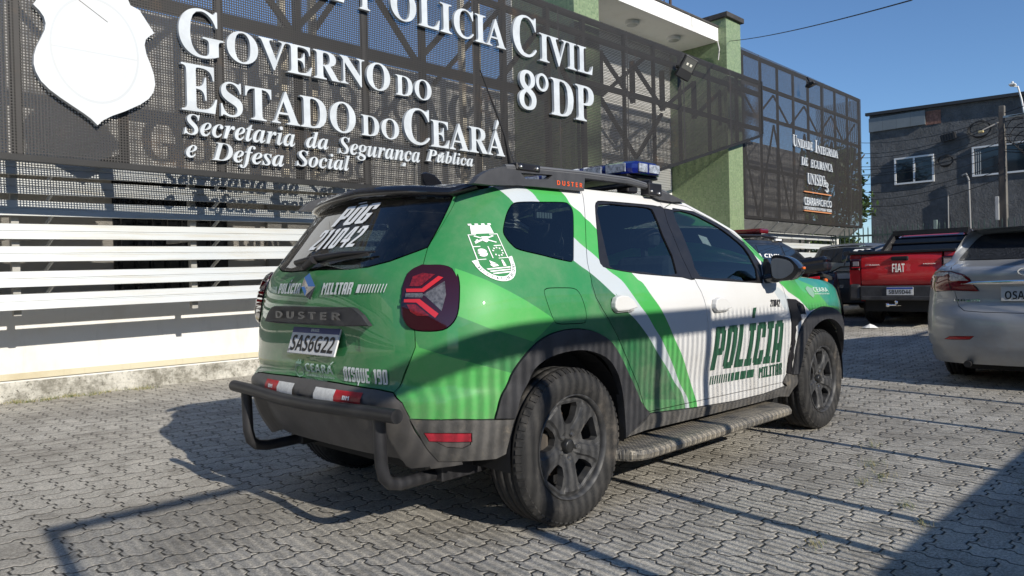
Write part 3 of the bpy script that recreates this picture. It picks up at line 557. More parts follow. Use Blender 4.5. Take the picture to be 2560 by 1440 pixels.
def build_police_car():
    car=empty('police_car',(0,0,0))
    tag(car,'green and white patrol car with a blue roof light bar and running boards','police car')
    z0=.17; BIG=1.7
    fd=O['fd_frame']; rd=O['rd_frame']; sp=O['door_split']; rr_=O['rear_door_rear']; db=O['door_bottom']; ff=O['front_door_front']
    ztop=[(u,min(z+.035,top(u)-.012)) for u,z in fd if z>1.1]
    rear_door=[(rr_[0][0]-.01,BIG)]+rr_+db[:3]+sp[::-1]+[(sp[0][0],BIG)]
    front_door=[sp[3-1]]+sp[3:]+db[3:]+ff[::-1]+[(2.03,1.075),(1.985,1.13),(1.86,1.225),(1.7,1.325),(1.5,1.40),(1.27,1.472),(1.12,1.482)]
    aro,ari=smooth_open(O['arch_r_out']),O['arch_r_in'][:1]+smooth_open(O['arch_r_in'][1:]); afo,afi=smooth_open(O['arch_f_out']),smooth_open(O['arch_f_in']); ct=O['corner_trim']
    arch_none=[(ct[4][0],.10)]+[ct[4],ct[3],ct[2]]+ari[1:]+[(ari[-1][0]+.004,.10)]
    f_in=afi+[(3.10,.57),(3.165,.47),(3.19,.38),(3.19,.10)]; f_out=afo+[(3.13,.67),(3.21,.57),(3.26,.46),(3.28,.34)]
    arch_f_none=[(2.262,.10),(2.262,.34)]+f_in
    be=O['bumper_edge']
    bumper=[(CEN-.01,.655),(-1.10,.652),(-.885,.645)]+be+[(-.70,.345),(-.80,.325),(CEN-.01,.325)]
    tgate=[(CEN-.01,1.60),(-.60,1.60),(-.655,1.40)]+O['tailgate'][:-1]+[(CEN-.01,.658)]
    gl=O['glass_rear']; glass=[(CEN-.01,1.60),(-.64,1.60)]+gl[2:-1]+[(CEN-.01,1.1405)]
    labels=[('body',[(CEN-.01,z0),(NOS+.01,z0),(NOS+.01,BIG),(CEN-.01,BIG)]),
      ('',[(CEN-.01,.0),(CEN-.01,.66)]+[(-.885,.645)]+be+[(-.70,.33)]+[(-.60,.0)]),
      ('',[(-.72,.0)]+[(-.70,.372),(ct[8][0],ct[8][1])]+ct[7:8]+[(-.40,.38),(-.3,.0)]),
      ('bumper',[(-.725,.33),(-.735,.46),(-.60,.43),(-.60,.35)]),('bumper',bumper),('tailgate',tgate),('rear_glass',glass),
      ('rear_door',rear_door),('front_door',front_door),
      ('rd_trim',smooth_loop(rd,2)),('rd_glass',smooth_loop(O['rd_glass'],2)),
      ('fd_trim',fd),('fd_glass',smooth_loop(O['fd_glass'],2)),('q_glass',smooth_loop(O['quarter_window'])),
      ('flap',smooth_loop(O['fuel_flap'])),
      ('corner',smooth_loop(ct,1)),('reflector_low',O['reflector']),('reflector',O['reflector'][:3]+[(O['reflector'][2][0]-.004,O['reflector'][2][1]-.036),(O['reflector'][0][0]+.012,O['reflector'][0][1]-.036)]),
      ('rocker',O['rocker_top'][:3]+O['rocker_top'][3:]+[(2.262,.34)]+O['rocker_bot'][::-1]),
      ('',[(.39,.0),(.3927,.31)]+O['rocker_bot'][1:]+[(2.262,.34),(2.262,0)]),
      ('arch_r',aro+ari[::-1]),('',arch_none),('arch_f',f_out+[(3.19,.34)]+f_in[-2::-1]),
      ('front_bumper',[(3.255,.10),(3.26,.46),(3.21,.57),(3.13,.66),(3.3,.62),(NOS+.01,.62),(NOS+.01,.10)]),
      ('',arch_f_none),('vent',O['vent']),('vent_mesh',O['vent_mesh']),('repeater',smooth_loop(O['repeater'],2)),
      ('lamp',smooth_loop(O['lamp'],2)),('headlight',[(3.22,.80),(3.30,.93),(3.60,.92),(3.72,.84),(3.6,.78)]),
      ('grille',[(3.75,.80),(3.72,.90),(NOS+.01,.90),(NOS+.01,.70),(3.6,.70)]),
      ('',[(CEN-.01,2),(NOS+.01,2)]+[(u,z) for u,z in TOPP[::-1]])]
    wl,wh,gh=[smooth_open(O[k]) for k in ('w1_lo','w1_hi','g2_hi')]
    ext=lambda c:[(c[0][0]-.09,1.66)]+c+[(c[-1][0]+.05,.1)]
    L1,L2,L3=ext(wl),ext(wh),ext(gh)
    fg=O['fender_green']
    paints=[(1,O['facet1']),(1,O['facet_low']),(4,O['facet3']),
      (2,L2+[(4.2,.1),(4.2,1.66)]),(3,L1+L2[::-1]),(1,L2+L3[::-1]),
      (2,L3+[(4.2,.1),(4.2,1.66)]),
      (1,[(2.02,1.12)]+fg+[(3.30,.70),(4.2,.62),(4.2,1.3),(2.1,1.3)]),
      (5,O['fender_dark'][:5]+[(3.25,.78),(3.4,1.02),(2.75,1.15),(2.45,1.15)]),
      (1,[O['apil_edge'][2],(1.78,1.29)]+O['apillar'][1:]+[(2.06,1.03),(2.2,1.15),(1.95,1.35)]),
      (3,[(2.03,1.10),(2.10,.99),(2.26,.93),(2.31,.91),(2.24,.62),(2.10,.85),(1.96,.99)] if False else [(1.93,.985),(2.02,.99),(2.19,.90),(2.20,.80),(2.06,.86)])]
    PM=[GREEN,LGREEN,WHITE,SILVERW,DGREEN,TEAL]
    sk=Skin(SUV,CEN,NOS,z0,1.56,.026,labels,paints)
    # tailgate recess, number plate pocket and creases
    g=O['garnish']; wg=O['plate_hole']
    def tg_disp(u,z,P):
        d=np.zeros(len(u)); y=np.abs(P[:,1])
        k=np.clip((.42-y)/.10,0,1); k2=np.clip((.905-z)/.03,0,1)*np.clip((z-.715)/.08,0,1); d-= .030*k*k2
        d+= .012*np.exp(-((z-.725)/.035)**2)*np.clip((.66-y)/.1,0,1)
        return d
    body=sk.part('body','body',PM,car,painted=True); sk.part('body','body',PM,car,side=1,painted=True)
    tg=sk.part('tailgate','tailgate',PM,car,both=True,painted=False,disp=tg_disp)
    sk.part('rear_window','rear_glass',[RGLASS],car,both=True,off=.002,gap=.003)
    for sd in (-1,1):
        rdo=sk.part('rear_door','rear_door',PM,car,side=sd,painted=True); sk.part('window_trim','rd_trim',TRIM,rdo,side=sd,off=-.001); sk.part('window','rd_glass',GLASS,rdo,side=sd,off=-.008,gap=-.003,depth=0)
        fdo=sk.part('front_door','front_door',PM,car,side=sd,painted=True); sk.part('window_trim','fd_trim',TRIM,fdo,side=sd,off=-.001); sk.part('window','fd_glass',GLASS,fdo,side=sd,off=-.008,gap=-.003,depth=0)
        sk.part('quarter_window','q_glass',GLASS,car,side=sd,off=.001,gap=.003); 
        if sd<0: sk.part('fuel_flap','flap',PM,car,side=sd,painted=True,gap=.0015)
        else: sk.part('body','flap',PM,car,side=sd,painted=True,gap=0,depth=0)
        sk.part('corner_trim','corner',MUDDY,car,side=sd,off=.006,depth=.03)
        sk.part('reflector','reflector',[mat('reflector_red',(.33,.015,.03),.2,coat=.6,var=.2,vs=30)],car,side=sd,off=.004)
        sk.part('reflector_base','reflector_low',mat('smoky_reflector',(.10,.085,.08),.3,coat=.4,var=.2,vs=40),car,side=sd,off=.004)
        sk.part('rocker_cladding','rocker',MUDDY,car,side=sd,off=.004,depth=.03,disp=lambda u,z,P:.012*np.exp(-((z-.37)/.03)**2))
        sk.part('wheel_arch','arch_r',PLASTIC,car,side=sd,off=.010,depth=.04); sk.part('wheel_arch','arch_f',PLASTIC,car,side=sd,off=.014,depth=.04)
        v=sk.part('fender_vent','vent',TRIM,car,side=sd,off=.003,disp=lambda u,z,P:.004*np.sin(z*2*np.pi/.018)); sk.part('mesh_insert','vent_mesh',BLACK,v,side=sd,off=.004); sk.part('side_repeater','repeater',CLEARL,car,side=sd,off=.007)
        l=sk.part('tail_lamp','lamp',DREDL,car,side=sd,off=.006,gap=.002,depth=.04,dome=(.022,.05))
        sk.part('headlight','headlight',CLEARL,car,side=sd,off=.004)
        for nm,key,m in (('brake_light','l_red1',LAMPRED),('brake_light','l_red2',LAMPRED),('reversing_light','l_mid',LAMPCLEAR),('light_strip','l_up',mat('bright_red_lens',(.50,.02,.022),.12,coat=1)),('light_strip','l_lo',mat('bright_red_lens',(.5,.02,.02),.12)),('indicator_light','l_bar',LAMPCLEAR)):
            p=O[key]; c=np.mean(np.array(p),0); gm=([((a-c[0])/.4+.5,(b-c[1])/.4+.5) for a,b in p],[tuple(range(len(p)))])
            sk.decal(nm,gm,[(c[0]-.2,c[1]-.2),(c[0]+.2,c[1]-.2),(c[0]-.2,c[1]+.2),(c[0]+.2,c[1]+.2)],m,l,off=.0305 if nm=='light_strip' else .0295,side=sd,sub=.03)
    sk.part('rear_bumper','bumper',PLASTIC2,car,both=True,off=.004,depth=.05,disp=lambda u,z,P:-.045*np.clip((.60-z)/.05,0,1)*np.clip((.56-np.abs(P[:,1]))/.06,0,1))
    sk.part('front_bumper','front_bumper',PLASTIC,car,both=True,off=.004); sk.part('grille','grille',BLACK,car,both=True,off=-.01)
    # roof, windscreen, bonnet
    cap('roof',SUV,top,-.60,1.27,GLOSSB,car,.055); cap('windscreen',SUV,top,1.27,2.04,GLASS,car,.05,fwd=.14); cap('bonnet',SUV,top,2.02,NOS,[LGREEN],car,.06)
    # rear spoiler over the glass
    mb=MB(); us=np.linspace(CEN,-.50,16); A=SUV.S(us,np.array([top(u) for u in us])); n=len(us); pts=[]
    for i in range(2*n-1):
        j=i-(n-1); b=A[abs(j)].copy(); 
        if j<0: b[1]*=-1
        q=1-min(1,abs(b[1])/.62)**2
        pts+= [(b[0]-.020-.018*q,b[1],b[2]+.004),(b[0]-.030-.022*q,b[1],b[2]+.016),(b[0]-.015-.02*q,b[1],b[2]+.034+.016*q),(b[0]+.10,b[1]*.97,b[2]+.030+.040*q),(b[0]+.20,b[1]*.96,b[2]+.020+.045*q),(b[0]+.03,b[1],b[2]-.012)]
    mb.add(pts,[(i*6+k,i*6+(k+1)%6,(i+1)*6+(k+1)%6,(i+1)*6+k) for i in range(2*n-2) for k in range(6)],True); mb.build('spoiler',GLOSSB,car)
    mb=MB(); mb.lathe([(0,-.008),(.007,-.006),(.009,0)],12,axis='x',c=(-.455,0,1.492)); mb.build('washer_jet',TRIM,car)
    # inside: dark tub, seats, headliner
    mb=MB(); mb.box(-.30,2.2,-.74,.74,.32,.90); mb.box(1.75,2.15,-.75,.75,.95,1.05); mb.build('interior_tub',BLACK,car)
    seat=mat('seat_fabric',(.07,.075,.08),.85,var=.3,vs=25)
    for x in (.45,1.35):
        for y in (-.38,.38):
            mb=MB(); mb.box(x-.09,x+.03,y-.20,y+.20,.90,1.20,.05); mb.box(x-.09,x+.0,y-.10,y+.10,1.25,1.37,.04); mb.bar((x-.05,y,1.2),(x-.05,y,1.34),.03); mb.build('seat',seat,car)
    mb=MB(); mb.lathe([(.175,0),(.19,.012),(.175,.024),(.16,.012),(.175,0)],24,axis='x',c=(1.72,.38,1.08)); mb.build('steering_wheel',BLACK,car)
    # interior blue LED flasher behind the quarter window
    mb=MB(); mb.box(-.02,.10,-.705,-.690,1.345,1.385,.004); f=mb.build('flasher',TRIM,car); mb=MB()
    for i in range(6): mb.box(-.012+i*.018,.001+i*.018,-.7085,-.7055,1.352,1.378)
    mb.build('led_row',mat('led_silver',(.7,.72,.72),.2,metal=.5),f)
    # wheel wells and underside
    mb=MB(); mb.box(.35,2.3,-.74,.74,.20,.33); mb.box(-.45,2.95,-.50,.50,.24,.34)
    for x in (0,2.674):
        for s in (-1,1):
            n=20; P=[(x+.385*math.cos(t),.36+.405*math.sin(t)) for t in np.linspace(-.15,math.pi+.15,n)]
            mb.add([(p[0],s*.875,p[1]) for p in P]+[(p[0],s*.50,p[1]) for p in P],[(i,i+1,n+i+1,n+i) for i in range(n-1)]); mb.add([(p[0],s*.50,p[1]) for p in P],[tuple(range(n))])
    mb.build('underbody',BLACK,car)
    for x in (0,2.674):
        make_wheel(car,'wheel',(x,-.785,.342),-1); make_wheel(car,'wheel',(x,.785,.342),1)
    # tow bar guard
    mb=MB(); mb.tube([(-.826,.612,.583),(-.826,.45,.578),(-.826,.22,.566),(-.828,.12,.562),(-.828,-.14,.561),(-.826,-.38,.568),(-.826,-.60,.574),(-.826,-.728,.577)],.0275,16)
    gb=mb.build('bumper_guard',TUBEM,car)
    for s,yy in ((-1,-.598),(1,.505)):
        mb=MB(); pts=[(-.815,yy,.56),(-.812,yy,.44),(-.810,yy,.372),(-.798,yy,.322),(-.77,yy,.294),(-.72,yy,.282),(-.65,yy+.005,.280),(-.50,yy+.01,.283)]
        mb.tube(pts,.0255,14); mb.box(-.55,-.30,yy-.05,yy+.06,.26,.36,.006); mb.build('guard_stay',TUBEM,gb)
    # reflective strips on the bumper
    red=mat('reflective_red',(.40,.012,.02),.35,var=.25,vs=25); wr=mat('reflective_white',(.60,.60,.58),.4,var=.12,vs=60)
    def strip(name,u0,u1,za,zb,m,txt=None):
        gm=([(0,0),(1,0),(1,1),(0,1)],[(0,1,2,3)]); r_=sk.decal(name,gm,[(u0,za),(u1,za),(u0,zb),(u1,zb)],m,car,off=.008,sub=.04,side=-1 if u0>CEN-.0 and (u0+u1)/2>CEN else 1); return r_
    def yu(y,z):   # chart u of a point on the back at this y
        us=np.linspace(CEN,-.3,300); P=SUV.S(us,np.full(300,z)); return float(np.interp(abs(y),-P[:,1],us)) if True else 0
    for (ya,yb,sd,m) in ((-.105,-.258,-1,wr),(-.258,-.43,-1,red),(.075,.218,1,wr),(.218,.346,1,red)):
        a,b=sorted((yu(ya,.605),yu(yb,.605))); gm=([(0,0),(1,0),(1,1),(0,1)],[(0,1,2,3)])
        st_=sk.decal('reflective_strip',gm,[(a,.582),(b,.582),(a,.628),(b,.628)],m,car,off=.0075,side=sd,sub=.03)
        if m is red:
            c=(a+b)/2; g_=block_text('DM',0); sk.decal('lettering',g_ if sd<0 else ([(1-x,y) for x,y in g_[0]],g_[1]),[(c-.018,.598),(c+.018,.598),(c-.018,.612),(c+.018,.612)],DECALW,st_,off=.0095,side=sd)
    # garnish with raised letters, plate, emblem
    gp=[(x,z) for x,z in ((-.447,.902),(-.40,.945),(-.352,.972),(-.325,.977),(.325,.977),(.352,.972),(.40,.945),(.447,.902),(.30,.897),(-.30,.897))]
    mb=MB(); vs=[]
    for dx in (0,1):
        for y,z in gp:
            q=abs(y)/.89; n=3.2; xr=float(Shell.sm(z,RT)); x=-.05-(-.05-xr)*(1-q**n)**(1/n); vs.append((x-(.022 if not dx else -.03)+(.014 if (not dx and z<.91) else 0)*0,y*(1 if dx else .985),z if not dx or z>.93 else z))
    m=len(gp); mb.add(vs,[tuple(range(m)),tuple(range(2*m-1,m-1,-1))]+[(i,m+i,m+(i+1)%m,(i+1)%m) for i in range(m)]); ga=mb.build('tailgate_garnish',PLASTIC,car,bevel=.004)
    def flat_text(name,gm,y0,y1,za,zb,xf,m,parent,thick=.004):
        """raised letters facing -x, read from behind: +y is left"""
        v,f=gm; mb=MB(); n=len(v); P=[(y0+(y1-y0)*a,za+(zb-za)*b) for a,b in v]
        mb.add([(xf(p[0],p[1])-thick,p[0],p[1]) for p in P]+[(xf(p[0],p[1]),p[0],p[1]) for p in P],list(f)+[tuple(reversed([i+n for i in t])) for t in f]+edge_quads(f,n)); return mb.build(name,m,parent)
    xs=lambda y,z: float(-.05-(-.05-Shell.sm(z,RT))*(1-(abs(y)/.89)**3.2)**(1/3.2))
    flat_text('lettering',glyph_mesh(uni('DUSTER','sans'),None,spacing=1.55),.285,-.268,.922,.955,lambda y,z:xs(y,z)-.0225,mat('raised_letters',(.12,.12,.12),.35,metal=.5),ga)
    mb=MB()   # diamond emblem
    for (oy,oz,iy,iz) in ((.045,.060,.014,.022),):
        o=[(oy,0),(0,oz),(-oy,0),(0,-oz)]; i_=[(iy,0),(0,iz),(-iy,0),(0,-iz)]; mid=[((a[0]+b[0])/2,(a[1]+b[1])/2) for a,b in zip(o,i_)]
        X=-.748; vs=[(X,a,1.067+b) for a,b in o]+[(X-.026,a,1.067+b) for a,b in mid]+[(X,a,1.067+b) for a,b in i_]
        mb.add(vs,[(k,(k+1)%4,4+(k+1)%4,4+k) for k in range(4)]+[(4+k,4+(k+1)%4,8+(k+1)%4,8+k) for k in range(4)])
    mb.build('emblem',CHROME,car)
    # number plate
    pe=empty('number_plate',(-.7385,-.005,.824),0,car); pe.rotation_euler=(0,R(19),0)
    mb=MB(); mb.box(-.004,.004,-.2,.2,-.065,.065,.003); mb.build('plate_sheet',mat('plate_white',(.74,.74,.73),.4,var=.06,vs=30),pe)
    mb=MB(); mb.box(-.0052,-.004,-.197,.197,.033,.062); mb.build('blue_band',mat('plate_blue',(.03,.045,.16),.4),pe)
    ptxt(pe,'SAS6G22',.178,-.18,-.052,.022,-.0056,mat('plate_black',(.012,.012,.012),.5),.88); ptxt(pe,'BRASIL',.035,-.035,.040,.053,-.0058,DECALS); ptxt(pe,'BR',.192,.180,-.056,-.044,-.0058,mat('plate_black',(.012,.012,.012),.5))
    # wiper
    mb=MB(); A0=SUV.S(-1.19,1.150); mb.tube([(-.738,.05,1.155),(-.735,-.02,1.185)],.02,10); w_=[(-.725,.16,1.178),(-.722,.0,1.192),(-.700,-.20,1.205),(-.655,-.37,1.208)]
    mb.tube(w_,[.012,.016,.011,.004],8); mb.bar((-.728,.15,1.168),(-.665,-.34,1.198),.010,.014); mb.build('rear_wiper',TRIM,car)
    # writing
    D5=O['d5pol']
    pj='POLJCIA'
    sk.decal('lettering',block_text(pj,.16),[(1.182,.553),(2.055,.520),(1.182,.790),(2.055,.784)],DECALG,car,off=.003)
    sk.decal('lettering',block_text('MILITAR',.12),[D5[8],D5[10],(1.7507,.5105),D5[9]],DECALG,car,off=.003)
    ws=[.010]*8+[.018,.030,.046,.062,.08]; x=0; v=[];f=[]; tot=sum(ws)+.0145*(len(ws)-1)
    for i,w in enumerate(ws):
        b=len(v); sl=.012; v+=[((x)/tot,0),((x+w)/tot,0),((x+w+sl)/tot,1),((x+sl)/tot,1)]; f.append((b,b+1,b+2,b+3)); x+=w+.0145
    sk.decal('stripe_marks',(v,f),[(1.180,.473),(1.685,.462),(1.180,.520),(1.685,.509)],DECALG,car,off=.003)
    nq=O['n211']; dk=mat('thin_black_vinyl',(.02,.02,.02),.5); sk.decal('lettering',block_text('211042',.1,1.3),[nq[0],nq[2],nq[1],nq[3]],dk,car,off=.003)
    GT190=1
    ce=O['ceara']; glf=glyph_mesh('CEARÁ','sans'); 
    def rear(gm,y0,y1,za,zb,m,par,off=.0055,nm='lettering'):
        """on the back, read from behind; crosses the middle line"""
        v,f=gm; bm=bmesh.new(); vs=[bm.verts.new((y0+(y1-y0)*a,za+(zb-za)*b,0)) for a,b in v]
        for t in f:
            try: bm.faces.new([vs[i] for i in t])
            except ValueError: pass
        for _ in range(3):
            L=[e for e in bm.edges if e.calc_length()>.016]
            if L: bmesh.ops.subdivide_edges(bm,edges=L,cuts=1)
        bmesh.ops.triangulate(bm,faces=bm.faces); bm.verts.index_update(); P=[(q.co.x,q.co.y) for q in bm.verts]; f=[tuple(q.index for q in fc.verts) for fc in bm.faces]; bm.free(); V=[];N=[]
        us=np.linspace(CEN,-.2,400)
        for y,z in P:
            S_=SUV.S(us,np.full(400,z)); u=float(np.interp(abs(y),-S_[:,1],us)); p=SUV.S(u,z); n=SUV.Nrm(u,z)
            d=tg_disp(np.array([u]),np.array([z]),np.array([[p[0],y,z]]))[0] if z<1.13 else 0
            p=p+n*(off+d); V.append((p[0],p[1] if y<0 else -p[1],p[2]))
        me=bpy.data.meshes.new(nm); me.from_pydata(V,[],[t if True else t for t in f]); me.materials.append(m); me.update()
        bm=bmesh.new(); bm.from_mesh(me); bm.normal_update()
        for fc in bm.faces:
            if fc.normal.x>0: fc.normal_flip()
        bm.to_mesh(me); bm.free(); return link(nm,me,par)
    faint=mat('pale_green_vinyl',(.45,.58,.50),.45); faint2=mat('faint_green_vinyl',(.20,.34,.25),.45)
    rear(glyph_mesh('CEARA','sans'),.03,-.195,.688,.726,faint,tg); rear(([(0,0),(.5,0),(1,1),(.6,1)],[(0,1,2,3)]),-.168,-.19,.730,.742,faint,tg)
    rear(block_text('DISQUE 190',.14),-.268,-.535,.665,.728,DECALS,tg)
    rear(glyph_mesh('GOVERNO DO ESTADO','sans'),.03,-.195,.666,.677,faint,tg); rear(glyph_mesh('SECRETARIA DA SEGURANÇA'),.03,-.15,.650,.656,faint2,tg)
    crest=([(-.9,1),(.9,1),(1,.2),(.7,-.6),(0,-1.2),(-.7,-.6),(-1,.2)],[tuple(range(7))]); 
    def sc(gm,cx,cz,w,h): return ([((x*w),(y*h)) for x,y in gm[0]],gm[1])
    ring=[(math.cos(t),math.sin(t)) for t in np.linspace(0,2*math.pi,16,endpoint=False)]
    rg=(ring+[(x*.8,y*.8) for x,y in ring],[(i,(i+1)%16,16+(i+1)%16,16+i) for i in range(16)])
    rear(([(.5+x/2,.5+y/2) for x,y in rg[0]],rg[1]),.125,.048,.655,.715,faint2,tg); rear(([(0,0),(1,0),(1,.5),(.8,.5),(.8,1),(.6,1),(.6,.5),(.4,.5),(.4,1),(.2,1),(.2,.5),(0,.5)],[tuple(range(12))]),.110,.062,.718,.738,faint2,tg)
    rear(glyph_mesh('@policiamilitardoceara'),.49,.29,.683,.697,faint2,tg)
    rear(block_text('POLJCIA',.2),.318,.092,1.035,1.082,DECALS,tg); rear(block_text('MILITAR',.2),-.085,-.315,1.030,1.080,DECALS,tg)
    ws=[.030]+[.011]*9; x=0; v=[];f=[]; tot=sum(ws)+.011*9+.012
    for i,w in enumerate(ws):
        b=len(v); sl=.012; w2=w*(1-.05*i) ; v+=[(x/tot,0),((x+w2)/tot,0),((x+w2+sl)/tot,1),((x+sl)/tot,1)]; f.append((b,b+1,b+2,b+3)); x+=w+.011
    rear((v,f),-.335,-.505,1.036,1.070,DECALS,tg,nm='stripe_marks'); rear(([(1-a,b) for a,b in v],f),.455,.335,1.036,1.068,faint,tg,nm='stripe_marks')
    rear(block_text('POG',.24),.135,-.175,1.345,1.44,DECALW,car,off=.006); rear(block_text('211042',.22,1.6),.20,-.20,1.235,1.33,DECALW,car,off=.006)
    rear(([(0,0),(1,.2),(.9,.8),(.1,.6)],[(0,1,2,3)]),.02,-.05,1.448,1.456,DECALW,car,off=.006)
    # crest of the corps on the rear flank
    cq=O['crest']; BLc,BRc=np.array(cq[8]),np.array(cq[7]); 
    def crq(x,y):   # unit chart: x 0..1 across the shield top, y 0 bottom .. 1 castle top
        a=np.array(cq[2])*(1-x)+np.array(cq[3])*x; b=np.array(cq[4])*(1-x)+np.array(cq[5])*x; return tuple(a+(b-a)*(1-y)) 
    qd=[crq(0,0),crq(1,0),crq(0,1),crq(1,1)]
    fr=.03; F_=[]; V_=[]
    def addp(p): b=len(V_); V_.extend(p); F_.append(tuple(range(b,b+len(p))))
    for a,b,c_,d in ((0,0,fr,1),(1-fr,0,1,1),(fr,1-fr,1-fr,1),(fr,.50,1-fr,.53),(.48,.03,.51,.50),(fr,0,1-fr,.025)): addp([(a,b),(c_,b),(c_,d),(a,d)])
    for x0 in (.12,): addp([(.12,1.02),(.88,1.02),(.84,1.36),(.16,1.36)])
    for k in range(4): addp([(.10+k*.225,1.36),(.22+k*.225,1.36),(.22+k*.225,1.43),(.10+k*.225,1.43)])
    sun_=[(.25+(.16 if i%2 else .10)*math.cos(i*math.pi/14),.27+(.16 if i%2 else .10)*math.sin(i*math.pi/14)) for i in range(28)]; addp(sun_)
    addp([(.12,.70),(.20,.66),(.84,.90),(.80,.94)]); addp([(.16,.92),(.20,.95),(.86,.66),(.82,.63)]); addp([(.40,.90),(.62,.90),(.60,.72),(.51,.66),(.42,.72)]); addp([(.14,.62),(.30,.70),(.26,.80),(.20,.78)])
    for k in range(9):
        t=-2.6+k*.65; addp([(.75+.15*math.cos(t),.27+.16*math.sin(t)),(.75+.19*math.cos(t+.2),.27+.20*math.sin(t+.2)),(.75+.16*math.cos(t+.42),.27+.17*math.sin(t+.42)),(.75+.12*math.cos(t+.2),.27+.12*math.sin(t+.2))])
    addp([(.30,-.20),(.52,-.20),(.56,-.28),(.36,-.30)]); addp([(.34,-.18),(.52,-.18),(.34,-.04)]); addp([(.70,-.30),(.80,-.30),(.78,-.06),(.72,-.06)])
    for k in range(3): addp([(.14+.05*k,-.34-.09*k),(.92-.05*k,-.34-.09*k),(.90-.05*k,-.385-.09*k),(.17+.05*k,-.385-.09*k)])
    for i in range(14):   # ribbon below
        t0=math.pi*1.0+i*math.pi/14; t1=t0+math.pi/14
        q=lambda t,r_:(.5+r_*.62*math.cos(t),-.05+r_*.80*math.sin(t)); addp([q(t0,.80),q(t1,.80),q(t1,1.02),q(t0,1.02)])
    addp([(-.16,-.02),(.02,.02),(.02,-.12),(-.12,-.16)]); addp([(1.0,.02),(1.16,.06),(1.14,-.10),(1.0,-.10)])
    sk.decal('crest',(V_,F_),qd,DECALW,car,off=.003,sub=.2)
    txt='POLICIA MILITAR DO CEARA'; gm={c:glyph_mesh(uni(c,'sans')) for c in set(txt) if c!=' '}; V2=[];F2=[]
    for i,c in enumerate(txt):
        if c==' ': continue
        t0=math.pi*1.10+i*math.pi*.80/(len(txt)-1); w_=.030 if c!='I' else .010
        for_=len(V2)
        for x,y in gm[c][0]:
            rr2=.84+.13*y; tt=t0+(x-.5)*w_*2.2; V2.append((.5+rr2*.62*math.cos(tt),-.05+rr2*.80*math.sin(tt)))
        F2+=[tuple(q+for_ for q in fc) for fc in gm[c][1]]
    sk.decal('ribbon_lettering',(V2,F2),qd,DECALG,car,off=.0042,sub=.5)
    fq=O['fceara']; fc_=fq[2]; sk.decal('lettering',glyph_mesh('GOVERNO DO ESTADO','sans'),[(fq[2][0],fq[2][1]-.048),(fq[3][0],fq[3][1]-.048),(fq[2][0],fq[2][1]-.038),(fq[3][0],fq[3][1]-.038)],faint,car,off=.003); sk.decal('crest',([(0,.8),(.5,1),(1,.8),(.9,.3),(.5,0),(.1,.3)],[(0,1,2,3,4,5)]),[(fq[0][0]+.02,fq[0][1]-.075),(fq[0][0]+.13,fq[0][1]-.085),(fq[0][0]+.0,fq[0][1]-.0),(fq[0][0]+.11,fq[0][1]-.0)],faint2,car,off=.003)
    sk.decal('lettering',glyph_mesh('CEARA','sans'),[(fq[2][0],fq[2][1]-.03),(fq[3][0],fq[3][1]-.03),fq[2],fq[3]],faint,car,off=.003)
    # running boards, roof rails, handles, mirrors, light bar, aerials
    t=NT('dusty_tread_plate'); co=t.obj(); sx=t.n('SeparateXYZ'); t.t.links.new(co,sx.inputs[0]); a_=t.math('PINGPONG',t.math('MULTIPLY',t.math('ADD',sx.outputs[0],sx.outputs[1]),42),.5); b_=t.math('PINGPONG',t.math('MULTIPLY',t.math('SUBTRACT',sx.outputs[0],sx.outputs[1]),42),.5); tr_=t.math('MULTIPLY',t.ramp(a_,.1,.3),t.ramp(b_,.1,.3))
    du=t.ramp(t.noise(7,8,.75,co),.28,.62); t.set('Base Color',t.mix(t.math('MULTIPLY',du,t.math('MULTIPLY_ADD',tr_,-.45,.95)),(.085,.085,.085),(.34,.30,.235))); t.set('Roughness',.6); t.set('Metallic',.2); t.bump(tr_,.6,.006); chq=t.m
    for s in (-1,1):
        mb=MB(); P=[]; N_=26
        xs_=np.linspace(.27,1.985,40)
        for x in xs_:
            e=min(1,math.sqrt(max(0,1-max(0,(.42-x)/.15,(x-1.88)/.105)**2)))
            yo=.872+(.140*e if e>0 else 0)+.0; yi=.78
            zc=.262-(x-.3)*.008; pr=[(yi,.018),(yo-.03,.020),(yo-.012,.014),(yo,-.002),(yo-.004,-.022),(yo-.02,-.034),(yi,-.034)]
            P+=[(x,s*a,zc+b) for a,b in pr]
        m=7; mb.add(P,[(i*m+k,i*m+(k+1)%m,(i+1)*m+(k+1)%m,(i+1)*m+k) for i in range(len(xs_)-1) for k in range(m)],False); mb.add(P[:m],[tuple(range(m))]); mb.add(P[-m:],[tuple(range(m))]); mb.build('running_board',chq,car)
        ro=[(-.395,1.478),(-.36,1.512),(-.307,1.540),(-.229,1.562),(-.149,1.570),(0,1.576),(.311,1.584),(.684,1.585),(.863,1.568),(.996,1.546),(1.10,1.524),(1.237,1.496),(1.10,1.488),(.985,1.492),(.94,1.505),(.925,1.532),(.86,1.548),(.70,1.558),(.333,1.558),(.324,1.495),(.098,1.492),(-.12,1.490),(-.3,1.478)]
        hole=[(-.113,1.545),(.10,1.553),(.065,1.530),(-.081,1.520)]
        mb=MB(); mb.prism(ro,s*.672,s*.712,'xz',[hole] if True else []); rl=mb.build('roof_rail',mat('rail_grey',(.055,.055,.058),.4,var=.15,vs=12),car,bevel=.006)
        if s<0:
            v,f=glyph_mesh(uni('DUSTER','sans'),None,spacing=1.5); mb=MB(); mb.add([(.125+.185*a,-.7145,1.509+.022*b) for a,b in v],f); mb.build('lettering',mat('orange_letters',(.70,.10,.025),.5),rl)
